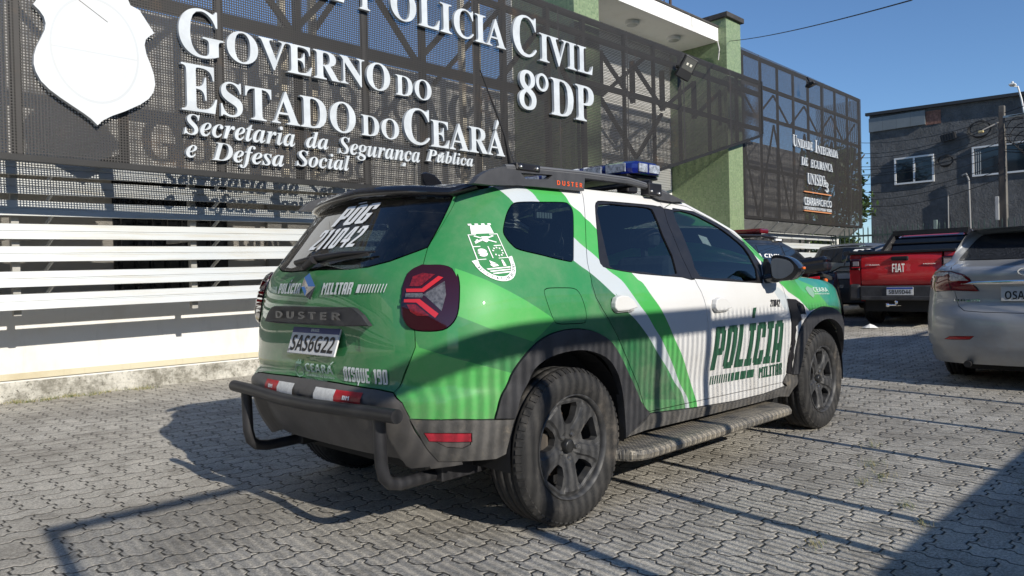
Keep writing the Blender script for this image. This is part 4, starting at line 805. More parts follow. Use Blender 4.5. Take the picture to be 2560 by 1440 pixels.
        mb=MB(); mb.box(-.145,.01,min(s*.664,s*.718),max(s*.664,s*.718),1.555,1.589,.006); mb.build('rail_clamp',TRIM,rl); mb=MB(); mb.box(.86,.985,min(s*.664,s*.720),max(s*.664,s*.720),1.510,1.576,.006); 
        mb.build('rail_clamp',TRIM,rl); mb=MB()
        for x,z in ((-.12,1.570),(-.015,1.570),(.885,1.530),(.955,1.522)): mb.lathe([(0,s*.727),(.009,s*.725),(.010,s*.716)],8,c=(x,0,z))
        mb.build('rail_bolts',STEEL,rl)
        mb=MB(); mb.tube([(-.20,s*.694,1.559),(-.05,s*.694,1.568),(.31,s*.694,1.576),(.70,s*.694,1.576),(.90,s*.694,1.556),(1.05,s*.694,1.528)],.0185,10); mb.build('rail_bar',mat('rail_bar_grey',(.13,.13,.132),.4),rl)
        hm=PM[2]
        for x0,z0_ in ((.272,.945),(1.176,.905)):
            hp=[(0,.012),(.012,.038),(.05,.048),(.10,.044),(.15,.020),(.182,-.014),(.10,-.026),(.02,-.026),(.0,-.01)]
            mb=MB(); mb.prism([(x0+a,z0_+b) for a,b in hp],s*.894,s*.925,'xz'); mb.m=1; mb.prism([(x0+.02,z0_-.024),(x0+.165,z0_-.018),(x0+.16,z0_-.032),(x0+.03,z0_-.034)],s*.893,s*.914,'xz'); mb.build('door_handle',[hm,BLACK],car,bevel=.008)
        # mirror
        mo=[(-.932,1.125),(-.939,1.178),(-.969,1.186),(-1.041,1.170),(-1.082,1.134),(-1.104,1.097),(-1.074,1.052),(-1.038,1.034),(-.948,1.036),(-.930,1.078)]
        cy,cz=-1.015,1.105; mb=MB(); K=[(0,1),(.03,1.03),(.09,.98),(.14,.78),(.165,.4)]; vs=[]
        mm=smooth_loop(mo,3); m=len(mm)
        for dx,k in K: vs+=[(1.82+dx,-s*(cy+(a-cy)*k),cz+(b-cz)*k) for a,b in mm]
        fs=[(i*m+j,i*m+(j+1)%m,(i+1)*m+(j+1)%m,(i+1)*m+j) for i in range(len(K)-1) for j in range(m)]+[tuple(range((len(K)-1)*m,len(K)*m))]
        mi=[(a,b) for a,b in smooth_loop([(-.955,1.165),(-1.035,1.157),(-1.070,1.121),(-1.064,1.081),(-1.015,1.048),(-.962,1.052),(-.950,1.1)],3)]
        mb.add(vs,fs,True); mb.tube([(1.87,-s*-.86,1.045),(1.88,-s*-.93,1.050),(1.89,-s*-.98,1.06)],[.03,.032,.03],10); mr=mb.build('wing_mirror',GLOSSB,car)
        mb=MB(); n2=len(mi); mb.add([(1.822,-s*a,b) for a,b in mm],[tuple(range(m))]); mb.build('mirror_back',TRIM,mr)
        mb=MB(); mb.add([(1.806+.25*(abs(a)-1.015),-s*a,b) for a,b in mi],[tuple(range(n2))]); mb.build('mirror_glass',mat('mirror_silver',(.9,.9,.9),.02,metal=1),mr)
        mb=MB(); mb.box(1.87,1.90,min(s*1.085,s*1.112),max(s*1.085,s*1.112),1.098,1.113,.004); mb.build('turn_light',mat('orange_lens',(.8,.16,.02),.15,coat=1),mr)
        mb=MB(); mb.prism([(1.80,1.035),(1.99,1.03),(1.985,1.085),(1.86,1.205)] if False else [(1.84,1.03),(2.02,1.03),(2.0,1.09),(1.90,1.17)],s*.848,s*.872,'xz'); mb.build('mirror_base',TRIM,car)
    # light bar across the roof
    blue=mat('blue_lens',(.005,.011,.12),.08,coat=1); lb=empty('light_bar',(1.04,0,1.675),0,car)
    mb=MB(); sec=[(-.16,-.030),(-.17,.0),(-.165,.026),(-.12,.043),(.12,.043),(.17,.026),(.175,0),(.165,-.03)]
    ys_=[-.60,-.58,-.52,-.40,.40,.52,.58,.60]; kk=[.55,.78,.95,1,1,.95,.78,.55]; vs=[]
    for y,k in zip(ys_,kk): vs+=[(a*k,y,b*(.86 if k<.7 else 1)) for a,b in sec]
    m=8; mb.add(vs,[(i*m+k,i*m+(k+1)%m,(i+1)*m+(k+1)%m,(i+1)*m+k) for i in range(7) for k in range(m)]+[tuple(range(8)),tuple(range(63,55,-1))]); mb.build('blue_cover',blue,lb,bevel=.004)
    mb=MB()
    for y0,y1 in ((-.565,-.43),(-.40,-.27),(-.24,-.11),(-.08,.05),(.08,.2)): 
        mb.box(-.176,-.168,y0,y1,-.022,.026,.003)
    for x0,x1 in ((-.10,-.02),(.0,.10)): mb.box(x0,x1,-.607,-.598,-.020,.028,.003)
    mb.build('clear_lens',mat('clear_plastic',(.30,.33,.38),.12,coat=1,var=.5,vs=60),lb)
    mb=MB(); mb.box(-.15,.15,-.56,.56,-.045,-.03,.004); 
    for y in (-.45,.45): mb.box(-.05,.05,y-.04,y+.04,-.12,-.04,.01)
    mb.tube([(-.12,-.69,-.09),(-.12,.69,-.09)],.016,10); mb.build('mounting_bar',TRIM,lb)
    mb=MB(); mb.tube([(-.048,-.60,1.55),(-.056,-.60,1.600),(-.072,-.60,1.645),(-.095,-.60,1.725),(-.17,-.60,1.87),(-.239,-.60,1.996)],[.022,.016,.011,.005,.004,.003],8); mb.build('whip_aerial',BLACK,car)
    mb=MB(); mb.prism([(-.097,1.55),(-.10,1.628),(-.07,1.635),(-.02,1.625),(.02,1.595),(.05,1.55)],-.012,.012,'xz'); mb.build('fin_aerial',GLOSSB,car,bevel=.006)
    # small paper label inside the front window
    sk.decal('window_label',([(0,0),(1,0),(1,1),(0,1)],[(0,1,2,3)]),[(1.30,1.262),(1.385,1.245),(1.285,1.312),(1.37,1.298)],mat('paper',(.75,.73,.70),.7,var=.1,vs=90),car,off=-.010)
    return car
def edge_quads(f,n):
    ec={}
    for t in f:
        for i in range(len(t)): ec[(t[i],t[(i+1)%len(t)])]=1
    return [(b,a,a+n,b+n) for a,b in ec if (b,a) not in ec]
def ptxt(par,s,y0,y1,z0,z1,x,m,kx=1,style='sans'):
    v,f=glyph_mesh(uni(s,style)); mb=MB(); mb.add([(x,y0+(y1-y0)*a,z0+(z1-z0)*b) for a,b in v],[t[::-1] for t in f]); 
    ob=mb.build('lettering',m,par,fix=False); return ob

SIGN=[('G', 'serif', 0.319, 0.742, 3.232, 3.692), ('OVERNO', 'serif', 0.775, 2.702, 3.252, 3.567), ('DO', 'serif', 2.779, 3.311, 3.245, 3.488), ('E', 'serif', 0.33, 0.665, 2.721, 3.159), ('STADO', 'serif', 0.701, 2.221, 2.715, 3.053), ('DO', 'serif', 2.294, 2.812, 2.72, 2.957), ('C', 'serif', 2.884, 3.272, 2.7, 3.135), ('EARA', 'serif', 3.287, 4.543, 2.708, 3.038), ('Secretaria', 'ital', 0.342, 1.476, 2.496, 2.692), ('da', 'ital', 1.602, 1.869, 2.508, 2.685), ('Segurança', 'ital', 1.995, 3.11, 2.437, 2.675), ('Pública', 'ital', 3.212, 3.966, 2.522, 2.672), ('e', 'ital', 0.357, 0.459, 2.282, 2.402), ('Defesa', 'ital', 0.601, 1.345, 2.231, 2.459), ('Social', 'ital', 1.485, 2.132, 2.306, 2.477)]
SIGN2=[('P', 'serif', 2.312, 2.553, 4.127, 4.465), ('OLICIA', 'serif', 2.734, 4.606, 4.123, 4.496), ('DE', 'serif', 1.35, 2.13, 4.139, 4.432), ('C', 'serif', 4.743, 5.215, 4.113, 4.678), ('IVIL', 'serif', 5.271, 6.456, 4.109, 4.506), ('8', 'serif', 4.842, 5.183, 3.395, 3.936), ('DP', 'serif', 5.49, 6.463, 3.405, 3.926)]
SIGN3=[('U', 'serif', 13.963, 14.168, 3.931, 4.19), ('NIDADE', 'serif', 14.186, 15.029, 3.932, 4.128), ('I', 'serif', 15.166, 15.285, 3.914, 4.204), ('NTEGRADA', 'serif', 15.301, 16.532, 3.902, 4.095), ('DE', 'serif', 14.396, 14.741, 3.55, 3.735), ('EGURANCA', 'serif', 14.913, 16.188, 3.53, 3.724), ('UNISEG', 'serif', 14.705, 15.711, 3.131, 3.395), ('2', 'serif', 15.647, 15.771, 3.14, 3.307), ('3', 'serif', 15.725, 15.902, 3.01, 3.252), ('CEARA', 'sans', 14.513, 15.144, 2.641, 2.828), ('PACIFICO', None, 15.174, 16.082, 2.653, 2.816), ('MOVIMENTO PELA VIDA', 'sans', 14.504, 16.075, 2.542, 2.613)]
ORD=(5.183, 5.441, 3.693, 3.945)
BARS3=[(14.503, 16.072, 2.94, 2.964), (14.484, 16.051, 2.501, 2.525)]
ACC=[[(4.366, 3.049), (4.39, 3.045), (4.458, 3.166), (4.409, 3.176)], [(3.405, 2.577), (3.43, 2.575), (3.493, 2.645), (3.448, 2.65)], [(2.872, 2.473), (2.901, 2.462), (2.888, 2.428), (2.842, 2.429)]]
SHIELD=[(-0.116, 3.615), (-0.098, 3.57), (-0.024, 3.546), (0.045, 3.445), (0.098, 3.368), (0.058, 3.334), (0.025, 3.298), (0.012, 3.244), (0.026, 3.163), (0.06, 3.077), (0.086, 2.989), (0.094, 2.905), (0.077, 2.835), (0.035, 2.769), (-0.039, 2.707), (-0.166, 2.63), (-0.275, 2.574), (-0.351, 2.523), (-0.389, 2.478), (-0.439, 2.527), (-0.496, 2.567), (-0.58, 2.618), (-0.663, 2.669), (-0.744, 2.726), (-0.803, 2.785), (-0.838, 2.855), (-0.851, 2.914), (-0.848, 2.983), (-0.829, 3.056), (-0.793, 3.14), (-0.765, 3.208), (-0.757, 3.264), (-0.769, 3.315), (-0.801, 3.361), (-0.843, 3.398), (-0.805, 3.459), (-0.721, 3.589), (-0.594, 3.693), (-0.478, 3.788), (-0.377, 3.751), (-0.244, 3.706), (-0.153, 3.689)]
SHC=(-0.387,3.114)

# ------------------------------------------------------------------ ground
def ground_z(x):
    return float(np.interp(x,[-60,4.2,6.5,11,14,20,60],[0,0,.05,.17,.22,.26,.3]))
def paver_material():
    t=NT('interlocking_pavers'); co=t.obj(); sx=t.n('SeparateXYZ'); t.t.links.new(co,sx.inputs[0]); X,Y=sx.outputs[0],sx.outputs[1]
    Wd=.1205
    wob=t.noise(.8,2,.5,co)
    x=t.math('MULTIPLY_ADD',X,1/Wd,t.math('MULTIPLY',wob,.25)); y=t.math('MULTIPLY_ADD',Y,1/Wd,t.math('MULTIPLY_ADD',wob,-.25,.35))
    def wave(v):   # trapezoid zig-zag, period one cell
        a=t.math('PINGPONG',t.math('MULTIPLY',v,2.0),1.0); return t.math('SUBTRACT',t.ramp(a,.34,.66),.5)
    xw=t.math('MULTIPLY_ADD',wave(y),.17,x); yw=t.math('MULTIPLY_ADD',wave(x),.17,y)
    i=t.math('FLOOR',xw); j=t.math('FLOOR',yw); fx=t.math('FRACT',xw); fy=t.math('FRACT',yw)
    s=t.math('FLOORED_MODULO',t.math('ADD',i,j),4.0)
    is_=lambda k: t.math('COMPARE',s,float(k),.5)
    k0,k1,k2,k3=[is_(k) for k in range(4)]
    dl=t.math('ADD',fx,k1); dr=t.math('ADD',t.math('SUBTRACT',1.0,fx),k0); db=t.math('ADD',fy,k3); dt=t.math('ADD',t.math('SUBTRACT',1.0,fy),k2)
    d=t.math('MINIMUM',t.math('MINIMUM',dl,dr),t.math('MINIMUM',db,dt))
    bi=t.math('SUBTRACT',i,k1); bj=t.math('SUBTRACT',j,k3)
    cv=t.n('CombineXYZ'); t.t.links.new(bi,cv.inputs[0]); t.t.links.new(bj,cv.inputs[1]); wn=t.n('TexWhiteNoise'); t.t.links.new(cv.outputs[0],wn.inputs[0]); rnd=wn.outputs[0]
    fine=t.noise(75,8,.9,co); mid=t.noise(16,6,.75,co); patch=t.noise(5.5,5,.7,co); big=t.noise(.9,5,.6,co)
    jw=t.math('MULTIPLY_ADD',mid,.046,-.004); joint=t.ramp(t.math('SUBTRACT',d,jw),-.010,.032)
    base=t.mix(rnd,(.38,.355,.308),(.58,.545,.475)); base=t.mix(t.ramp(fine,.42,.60),t.mix(.55,base,(.12,.111,.095)),t.mix(.5,base,(.90,.85,.75)))
    base=t.mix(t.ramp(mid,.45,.8),base,t.mix(.45,base,(.62,.57,.47))); base=t.mix(t.math('MULTIPLY',t.ramp(big,.42,.70),.62),base,(.19,.172,.145))
    base=t.mix(t.math('MULTIPLY',t.ramp(patch,.50,.68),.5),base,(.17,.155,.13)); base=t.mix(t.math('MULTIPLY',t.ramp(patch,.46,.34),.35),base,(.66,.61,.52)); moss=t.math('MULTIPLY',t.ramp(t.noise(1.4,4,.7,co),.60,.74),t.ramp(mid,.35,.7)); jcol=t.mix(moss,(.060,.056,.049),(.075,.085,.032))
    col=t.mix(joint,jcol,base); t.set('Base Color',col); t.set('Roughness',.86); t.set('Specular IOR Level',.25)
    round_=t.ramp(d,.0,.11); tilt=t.math('MULTIPLY_ADD',rnd,.35,0)
    h=t.math('ADD',t.math('ADD',t.math('MULTIPLY',joint,.55),t.math('MULTIPLY',round_,.45)),t.math('ADD',t.math('MULTIPLY',fine,.55),t.math('MULTIPLY_ADD',mid,.25,t.math('MULTIPLY',tilt,joint))))
    t.bump(h,.85,.011); return t.m
def build_ground():
    xs=[-300,-60,-12,-6,0,4.2,5,6.5,8,10,12,14,18,30,60,400]; ys=[-300,-40,-10,0,10,40,300]; mb=MB()
    mb.add([(x,y,ground_z(x)) for x in xs for y in ys],[(i*7+j,(i+1)*7+j,(i+1)*7+j+1,i*7+j+1) for i in range(len(xs)-1) for j in range(6)])
    tag(mb.build('ground',paver_material()),kind='structure')
# ------------------------------------------------------------------ the police station
YS,YW=4.08,5.60
def perforated(name,pitch=.024,hole=.0130,z0=0):
    t=NT(name); sx=t.n('SeparateXYZ'); co=t.obj(); t.t.links.new(co,sx.inputs[0])
    def cell(v): return t.math('ABSOLUTE',t.math('SUBTRACT',t.math('FRACT',t.math('DIVIDE',v,pitch)),.5))
    m=t.math('MAXIMUM',cell(sx.outputs[0]),cell(sx.outputs[2])); hol=t.math('LESS_THAN',m,hole/pitch/2)
    seam=t.math('ABSOLUTE',t.math('SUBTRACT',t.math('FRACT',t.math('DIVIDE',t.math('ADD',sx.outputs[0],.952),1.675)),.5)); edge=t.math('LESS_THAN',seam,.4905)
    rust=t.math('MULTIPLY',t.ramp(t.noise(1.1,8,.75,co),.56,.70),t.ramp(t.noise(9,4,.7,co),.35,.65))
    t.set('Base Color',t.mix(t.math('MULTIPLY',rust,.75),t.mix(t.noise(3,5,.6,co),(.017,.0155,.014),(.034,.030,.026)),(.085,.050,.024))); t.set('Roughness',.6)
    tr=t.n('BsdfTransparent'); mx=t.n('MixShader'); t.t.links.new(t.math('MULTIPLY',hol,edge),mx.inputs[0]); t.t.links.new(t.b.outputs[0],mx.inputs[1]); t.t.links.new(tr.outputs[0],mx.inputs[2]); t.t.links.new(mx.outputs[0],t.out.inputs[0])
    return t.m
def tiles(name,c1,c2):
    t=NT(name); co=t.obj(); sx=t.n('SeparateXYZ'); t.t.links.new(co,sx.inputs[0]); p=.036
    h=t.math('ADD',sx.outputs[0],sx.outputs[1]); a=t.math('DIVIDE',h,p); b=t.math('DIVIDE',sx.outputs[2],p)
    e=t.math('MINIMUM',t.math('MINIMUM',t.math('FRACT',a),t.math('SUBTRACT',1,t.math('FRACT',a))),t.math('MINIMUM',t.math('FRACT',b),t.math('SUBTRACT',1,t.math('FRACT',b))))
    cv=t.n('CombineXYZ'); t.t.links.new(t.math('FLOOR',a),cv.inputs[0]); t.t.links.new(t.math('FLOOR',b),cv.inputs[1]); wn=t.n('TexWhiteNoise'); t.t.links.new(cv.outputs[0],wn.inputs[0])
    j=t.ramp(e,.05,.12); col=t.mix(wn.outputs[0],c1,c2); col=t.mix(t.math('MULTIPLY',t.ramp(t.noise(2.5,5,.65,co),.5,.75),.4),col,(.25,.28,.20))
    t.set('Base Color',t.mix(j,(.22,.24,.16),col)); t.set('Roughness',t.math('MULTIPLY_ADD',j,-.45,.75)); t.bump(j,.3,.004); return t.m
def wall_mat(name,color,stain=.5,bump=.15,low=None):
    t=NT(name); co=t.obj(); sx=t.n('SeparateXYZ'); t.t.links.new(co,sx.inputs[0])
    mp=t.n('Mapping'); mp.inputs['Scale'].default_value=(1,1,.18); t.t.links.new(co,mp.inputs[0]); st=t.noise(5,6,.7,mp.outputs[0]); bl=t.noise(1.2,6,.65,co)
    col=t.mix(t.math('MULTIPLY',t.ramp(st,.52,.8),stain),color,tuple(c*.5 for c in color)); col=t.mix(t.math('MULTIPLY',t.ramp(bl,.5,.75),stain*.8),col,(color[0]*.75,color[1]*.68,color[2]*.58))
    if low: col=t.mix(t.math('MULTIPLY',t.ramp(t.math('ADD',sx.outputs[2],t.math('MULTIPLY',t.noise(6,6,.75,co),.9)),low[0],low[1]),1),low[2],col)
    t.set('Base Color',col); t.set('Roughness',.85); t.bump(t.noise(60,5,.7,co),bump,.01); return t.m
def corrug(): 
    t=NT('ribbed_white_panel'); co=t.obj(); sx=t.n('SeparateXYZ'); t.t.links.new(co,sx.inputs[0]); f=t.math('FRACT',t.math('DIVIDE',sx.outputs[2],.05)); g=t.ramp(t.math('PINGPONG',f,.5),.02,.10)
    t.set('Base Color',t.mix(g,(.30,.29,.26),t.mix(t.noise(2,5,.6,co),(.70,.69,.65),(.80,.79,.76)))); t.set('Roughness',.6); t.bump(g,.4,.01); return t.m
def wall_text(name,text,style,x0,x1,z0,z1,y,m,parent,depth=.035,face=-1):
    text=text.replace(chr(231),'c').replace(chr(250),'u'); v,f=glyph_mesh(uni(text,style) if style else text); n=len(v); mb=MB(); P=[(x0+(x1-x0)*a,z0+(z1-z0)*b) for a,b in v]
    mb.add([(p[0],y-depth,p[1]) for p in P]+[(p[0],y,p[1]) for p in P],[tuple(t) for t in f]+[tuple(i+n for i in t[::-1]) for t in f]+edge_quads(f,n)); return mb.build(name,m,parent,fix=True)
def slat_profile(zb,h,y,o=.0):
    # ribbed aluminium section, leaning out at the foot
    return [(y+.030,zb+h),(y+.004,zb+h-.004),(y-.012,zb+h*.56),(y-.004,zb+h*.53),(y-.006,zb+h*.47),(y-.016,zb+h*.44),(y-.034,zb+.004),(y-.018,zb),(y+.02,zb+h*.48)]
def build_station():
    WM=wall_mat('white_render',(.66,.65,.62),.55,.12); b=empty('station_building',(0,YW,0))
    tag(b,'white police station with green tiled pillars and an overhanging canopy behind the metal screens','building')
    LOC=lambda mb,n,m,p=None,**k:_loc(mb,n,m,p or b,(0,YW,0),**k)
    # main wall with a barred window opening
    mb=MB(); D_=1.1; wx0,wx1,wz0,wz1=.55,1.95,.95,2.40
    mb.box(-17,6.3,YW,YW+.25,2.42,4.12); LOC(mb,'wall',WM); mb=MB(); mb.box(-17,6.3,YW,YW+.25,.0,.93); LOC(mb,'parapet',WM)
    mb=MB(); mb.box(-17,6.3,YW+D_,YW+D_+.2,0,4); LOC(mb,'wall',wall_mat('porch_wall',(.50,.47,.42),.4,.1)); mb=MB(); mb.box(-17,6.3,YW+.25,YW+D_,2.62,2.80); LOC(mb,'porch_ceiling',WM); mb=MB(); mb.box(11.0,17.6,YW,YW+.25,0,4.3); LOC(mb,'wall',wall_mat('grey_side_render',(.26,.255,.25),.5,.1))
    mb=MB(); mb.box(wx0,wx1,YW+D_-.03,YW+D_-.004,wz0,wz1); w=LOC(mb,'window',mat('dark_window',(.012,.013,.015),.15))
    mb=MB(); 
    for k in range(7): mb.box(wx0+.06+k*.18,wx0+.075+k*.18,YW+D_-.09,YW+D_-.075,wz0,wz1)
    for k in range(4): mb.box(wx0,wx1,YW+D_-.10,YW+D_-.085,wz0+.2+k*.3,wz0+.22+k*.3)
    LOC(mb,'window_grille',BLACK,w)
    mb=MB(); mb.box(2.5,3.6,YW+D_-.08,YW+D_-.002,1.2,2.25); LOC(mb,'meter_cabinet',mat('cabinet_grey',(.30,.29,.27),.6,var=.1,vs=5))
    mb=MB(); mb.box(-17,6.3,YW-.022,YW,.215,.275); LOC(mb,'ledge',wall_mat('stained_ledge',(.55,.50,.36),.9,.4))
    t=NT('weathered_concrete'); co=t.obj(); f=t.noise(3,9,.8,co); g=t.noise(22,6,.8,co); col=t.mix(t.ramp(f,.35,.62),(.16,.15,.12),(.56,.54,.48)); col=t.mix(t.ramp(g,.52,.66),col,(.10,.095,.075)); t.set('Base Color',col); t.set('Roughness',.92); t.bump(g,.7,.02)
    mb=MB(); mb.box(-17,6.3,YW-.012,YW,.0,.190); LOC(mb,'plinth',t.m)
    # entrance: ribbed white front, pillars, canopy
    mb=MB(); mb.box(6.3,11.2,YW-.05,YW+.2,0,6.4); LOC(mb,'entrance_wall',corrug())
    TG=tiles('green_mosaic_tiles',(.13,.205,.095),(.225,.31,.155))
    for x0,x1,y0,z1 in ((10.97,11.545,4.25,6.10),(6.32,6.93,4.25,7.3)):
        mb=MB(); mb.box(x0,x1,y0,YW-.06,0,z1); p=LOC(mb,'pillar',TG); mb=MB(); mb.box(x0-.06,x1+.06,y0-.06,YW,z1,z1+.10,.012); LOC(mb,'coping',mat('dark_coping',(.035,.032,.03),.7,var=.3,vs=8),p)
    mb=MB(); mb.box(6.935,10.965,4.435,6.8,5.665,5.93); cn=LOC(mb,'canopy',wall_mat('canopy_white',(.78,.77,.73),.25,.05))
    mb=MB(); mb.box(6.935,10.965,4.40,4.52,5.932,5.975,.01); LOC(mb,'drip_edge',mat('mouldy_edge',(.06,.055,.05),.9,var=.5,vs=20,bump=.5,bs=40),cn)
    t=NT('streaked_white'); co=t.obj(); mp=t.n('Mapping'); mp.inputs['Scale'].default_value=(9,1,.8); t.t.links.new(co,mp.inputs[0]); f=t.noise(2.2,5,.7,mp.outputs[0]); sx=t.n('SeparateXYZ'); t.t.links.new(co,sx.inputs[0]); lim=t.math('MULTIPLY',t.ramp(sx.outputs[0],9.55,9.75),t.ramp(sx.outputs[0],10.35,10.15))
    t.set('Base Color',t.mix(t.math('MULTIPLY',t.ramp(f,.50,.62),t.math('MULTIPLY',lim,.75)),(.80,.79,.76),(.20,.19,.17))); t.set('Roughness',.8)
    mb=MB(); mb.box(6.935,10.965,4.42,4.432,5.667,5.928); LOC(mb,'fascia',t.m,cn)
    for x,y in ((8.72,4.88),(10.05,4.86)):
        mb=MB(); mb.lathe([(0,5.60),(.115,5.60),(.13,5.604),(.13,5.664)],28,axis='z',c=(x,y,0)); d=mb.build('ceiling_lamp',mat('lamp_housing',(.70,.69,.66),.5)); 
        tag(d,'round surface lamp under the white canopy, '+('farther from' if x<9 else 'closest to')+' the thick green pillar on the right','ceiling lamp','round lamps under the canopy')
        mb=MB(); mb.lathe([(0,5.597),(.098,5.597),(.10,5.5995)],24,axis='z',c=(x,y,0)); mb.build('diffuser',mat('lamp_glass',(.38,.38,.36),.3),d)
    mb=MB(); mb.tube([(10.98,5.5,6.2),(10.98,5.5,9)],.03,8); LOC(mb,'mast',mat('rusty_pole',(.05,.03,.025),.7)); mb=MB(); mb.tube([(10.75,5.5,6.2),(10.75,5.5,9)],.012,8); LOC(mb,'mast',mat('rusty_pole',(.05,.03,.025),.7))
    mb=MB(); mb.tube([(10.90,4.40,5.66),(10.93,4.38,5.5),(10.95,4.42,5.3)],.012,6); LOC(mb,'drain_pipe',mat('pipe_white',(.6,.58,.55),.6))
def _loc(mb,n,m,parent,org,**k):
    ob=mb.build(n,m,parent,**k); 
    if parent.parent is None: ob.location=(-parent.location.x,-parent.location.y,-parent.location.z)
    return ob
FRAME=mat('dark_steel_frame',(.009,.0085,.008),.6,var=.3,vs=6,dirt=((.035,.024,.016),.30,5))
PERF=None
def build_screens():
    global PERF
    PERF=perforated('perforated_steel')
    zb,zt=2.188,5.01; ex=12.09
    s=empty('perforated_screen',(0,YS,0)); tag(s,'long dark perforated metal screen carrying the white lettering and shield','metal screen','perforated screens on the facade')
    def L(mb,n,m): ob=mb.build(n,m,s); ob.location=(0,-YS,0); return ob
    mb=MB(); mb.add([(-9,YS,zb),(5.704,YS,zb),(ex,YS,3.94),(ex,YS,zt),(-9,YS,zt)],[(0,1,2,3,4)]); L(mb,'perforated_panel',PERF)
    mb=MB(); bar=lambda a,b_,w=.07,d=.05: mb.bar(a,b_,w,d,up=(0,1,0))
    y=YS+.075
    mb.box(-9,5.7,YS-.012,YS+.05,zb-.055,zb-.004); mb.bar((5.70,YS+.02,zb-.03),(ex,YS+.02,3.91),.05,.045,up=(0,1,0)); 
    for z in (zt-.03,4.74): mb.box(-9,ex-.01,YS+.02,YS+.09,z-.035,z+.035)
    mb.box(-9,6.3,YS+.02,YS+.09,3.62,3.74); mb.box(6.3,ex-.01,YS+.02,YS+.09,4.00,4.07); mb.box(ex-.04,ex+.01,YS-.01,YS+.06,3.93,zt)
    xs=[-.95-1.675*k for k in range(4,0,-1)]+[-.95,-.14,.745,1.60,2.44,3.27,4.17,4.66,5.55,6.36]
    for x in xs: mb.box(x-.035,x+.035,YS+.022,YS+.092,zb,zt-.06)
    for x in (7.39,8.23,9.04,10.05,11.1): 
        zz=zb+max(0,(x-5.704)/(ex-5.704))*(3.94-zb); mb.box(x-.022,x+.022,YS+.022,YS+.075,zz,zt-.06)
    for x in (7.15,8.03,8.93,10.0,11.0): mb.box(x-.035,x+.035,YS+.30,YS+.37,4.02,4.72)
    for i in range(len(xs)-1):
        a,b_=xs[i],xs[i+1]
        if b_-a>.7: mb.bar((a,YS+.16,4.70) if i%2==0 else (a,YS+.16,3.76),(b_,YS+.16,3.76) if i%2==0 else (b_,YS+.16,4.70),.06,.05,up=(0,1,0))
    for a,b_,za,zc in ((6.4,7.15,4.7,4.05),(7.15,8.03,4.7,4.05),(8.03,8.93,4.7,4.05),(8.93,10.0,4.05,4.7),(10.0,11.0,4.05,4.7),(6.4,7.15,3.0,3.95),(7.15,8.1,3.95,3.1),(8.1,8.9,3.1,3.95)): mb.bar((a,YS+.335,za),(b_,YS+.335,zc),.055,.05,up=(0,1,0))
    for x in (-.14,2.44,4.66,8.03): mb.bar((x,YS+.09,4.72),(x,YW,4.0),.05,.05); mb.bar((x,YS+.09,2.25),(x,YW,2.3),.05,.05)
    L(mb,'steel_frame',FRAME)
    beige=mat('beige_post',(.62,.56,.44),.7,var=.15,vs=4); mb=MB()
    for x in (1.72,2.10,4.42,4.72): mb=MB(); mb.box(x,x+.07,YS+.62,YS+.69,2.3,5.6); L(mb,'rear_post',beige)
    # far screen beside the wide pillar
    y2=4.32; s2=empty('perforated_screen',(11.62,y2,0)); tag(s2,'tall dark perforated metal screen right of the green pillar, with the small sign','metal screen','perforated screens on the facade')
    def L2(mb,n,m): ob=mb.build(n,m,s2); ob.location=(-11.62,-y2,0); return ob
    mb=MB(); mb.add([(11.60,y2,2.225),(18.25,y2,2.225),(18.25,y2,5.64),(11.60,y2,5.69)],[(0,1,2,3)]); mb.add([(18.25,y2,2.225),(18.25,y2+1.2,2.225),(18.25,y2+1.2,5.64),(18.25,y2,5.64)],[(0,1,2,3)]); L2(mb,'perforated_panel',PERF)
    mb=MB()
    for z in (2.25,3.3,4.4,5.05,5.62): mb.box(11.62,18.22,y2+.02,y2+.09,z-.03,z+.03)
    for k in range(9): x=11.8+k*.80; mb.box(x-.018,x+.018,y2+.021,y2+.07,2.28,5.6)
    for k in range(8): x=11.8+k*.80; mb.bar((x,y2+.14,4.42 if k%2 else 5.0),(x+.8,y2+.14,5.0 if k%2 else 4.42),.032,.03,up=(0,1,0)); mb.bar((x,y2+.141,2.3 if k%2 else 4.35),(x+.8,y2+.141,4.35 if k%2 else 2.3),.03,.03,up=(0,1,0))
    L2(mb,'steel_frame',FRAME)
    mb=MB(); mb.add([(11.62,y2+.02,2.20),(17.9,y2+.02,2.20),(17.9,y2+.22,2.02),(11.62,y2+.22,2.02)],[(0,1,2,3)])
    for k in range(9): x=11.7+k*.77; mb.bar((x,y2+.0,2.2),(x,y2+.23,1.99),.03,.03)
    L2(mb,'sloping_skirt',mat('grey_skirt',(.22,.22,.21),.5,var=.2,vs=9))
SLATM=None
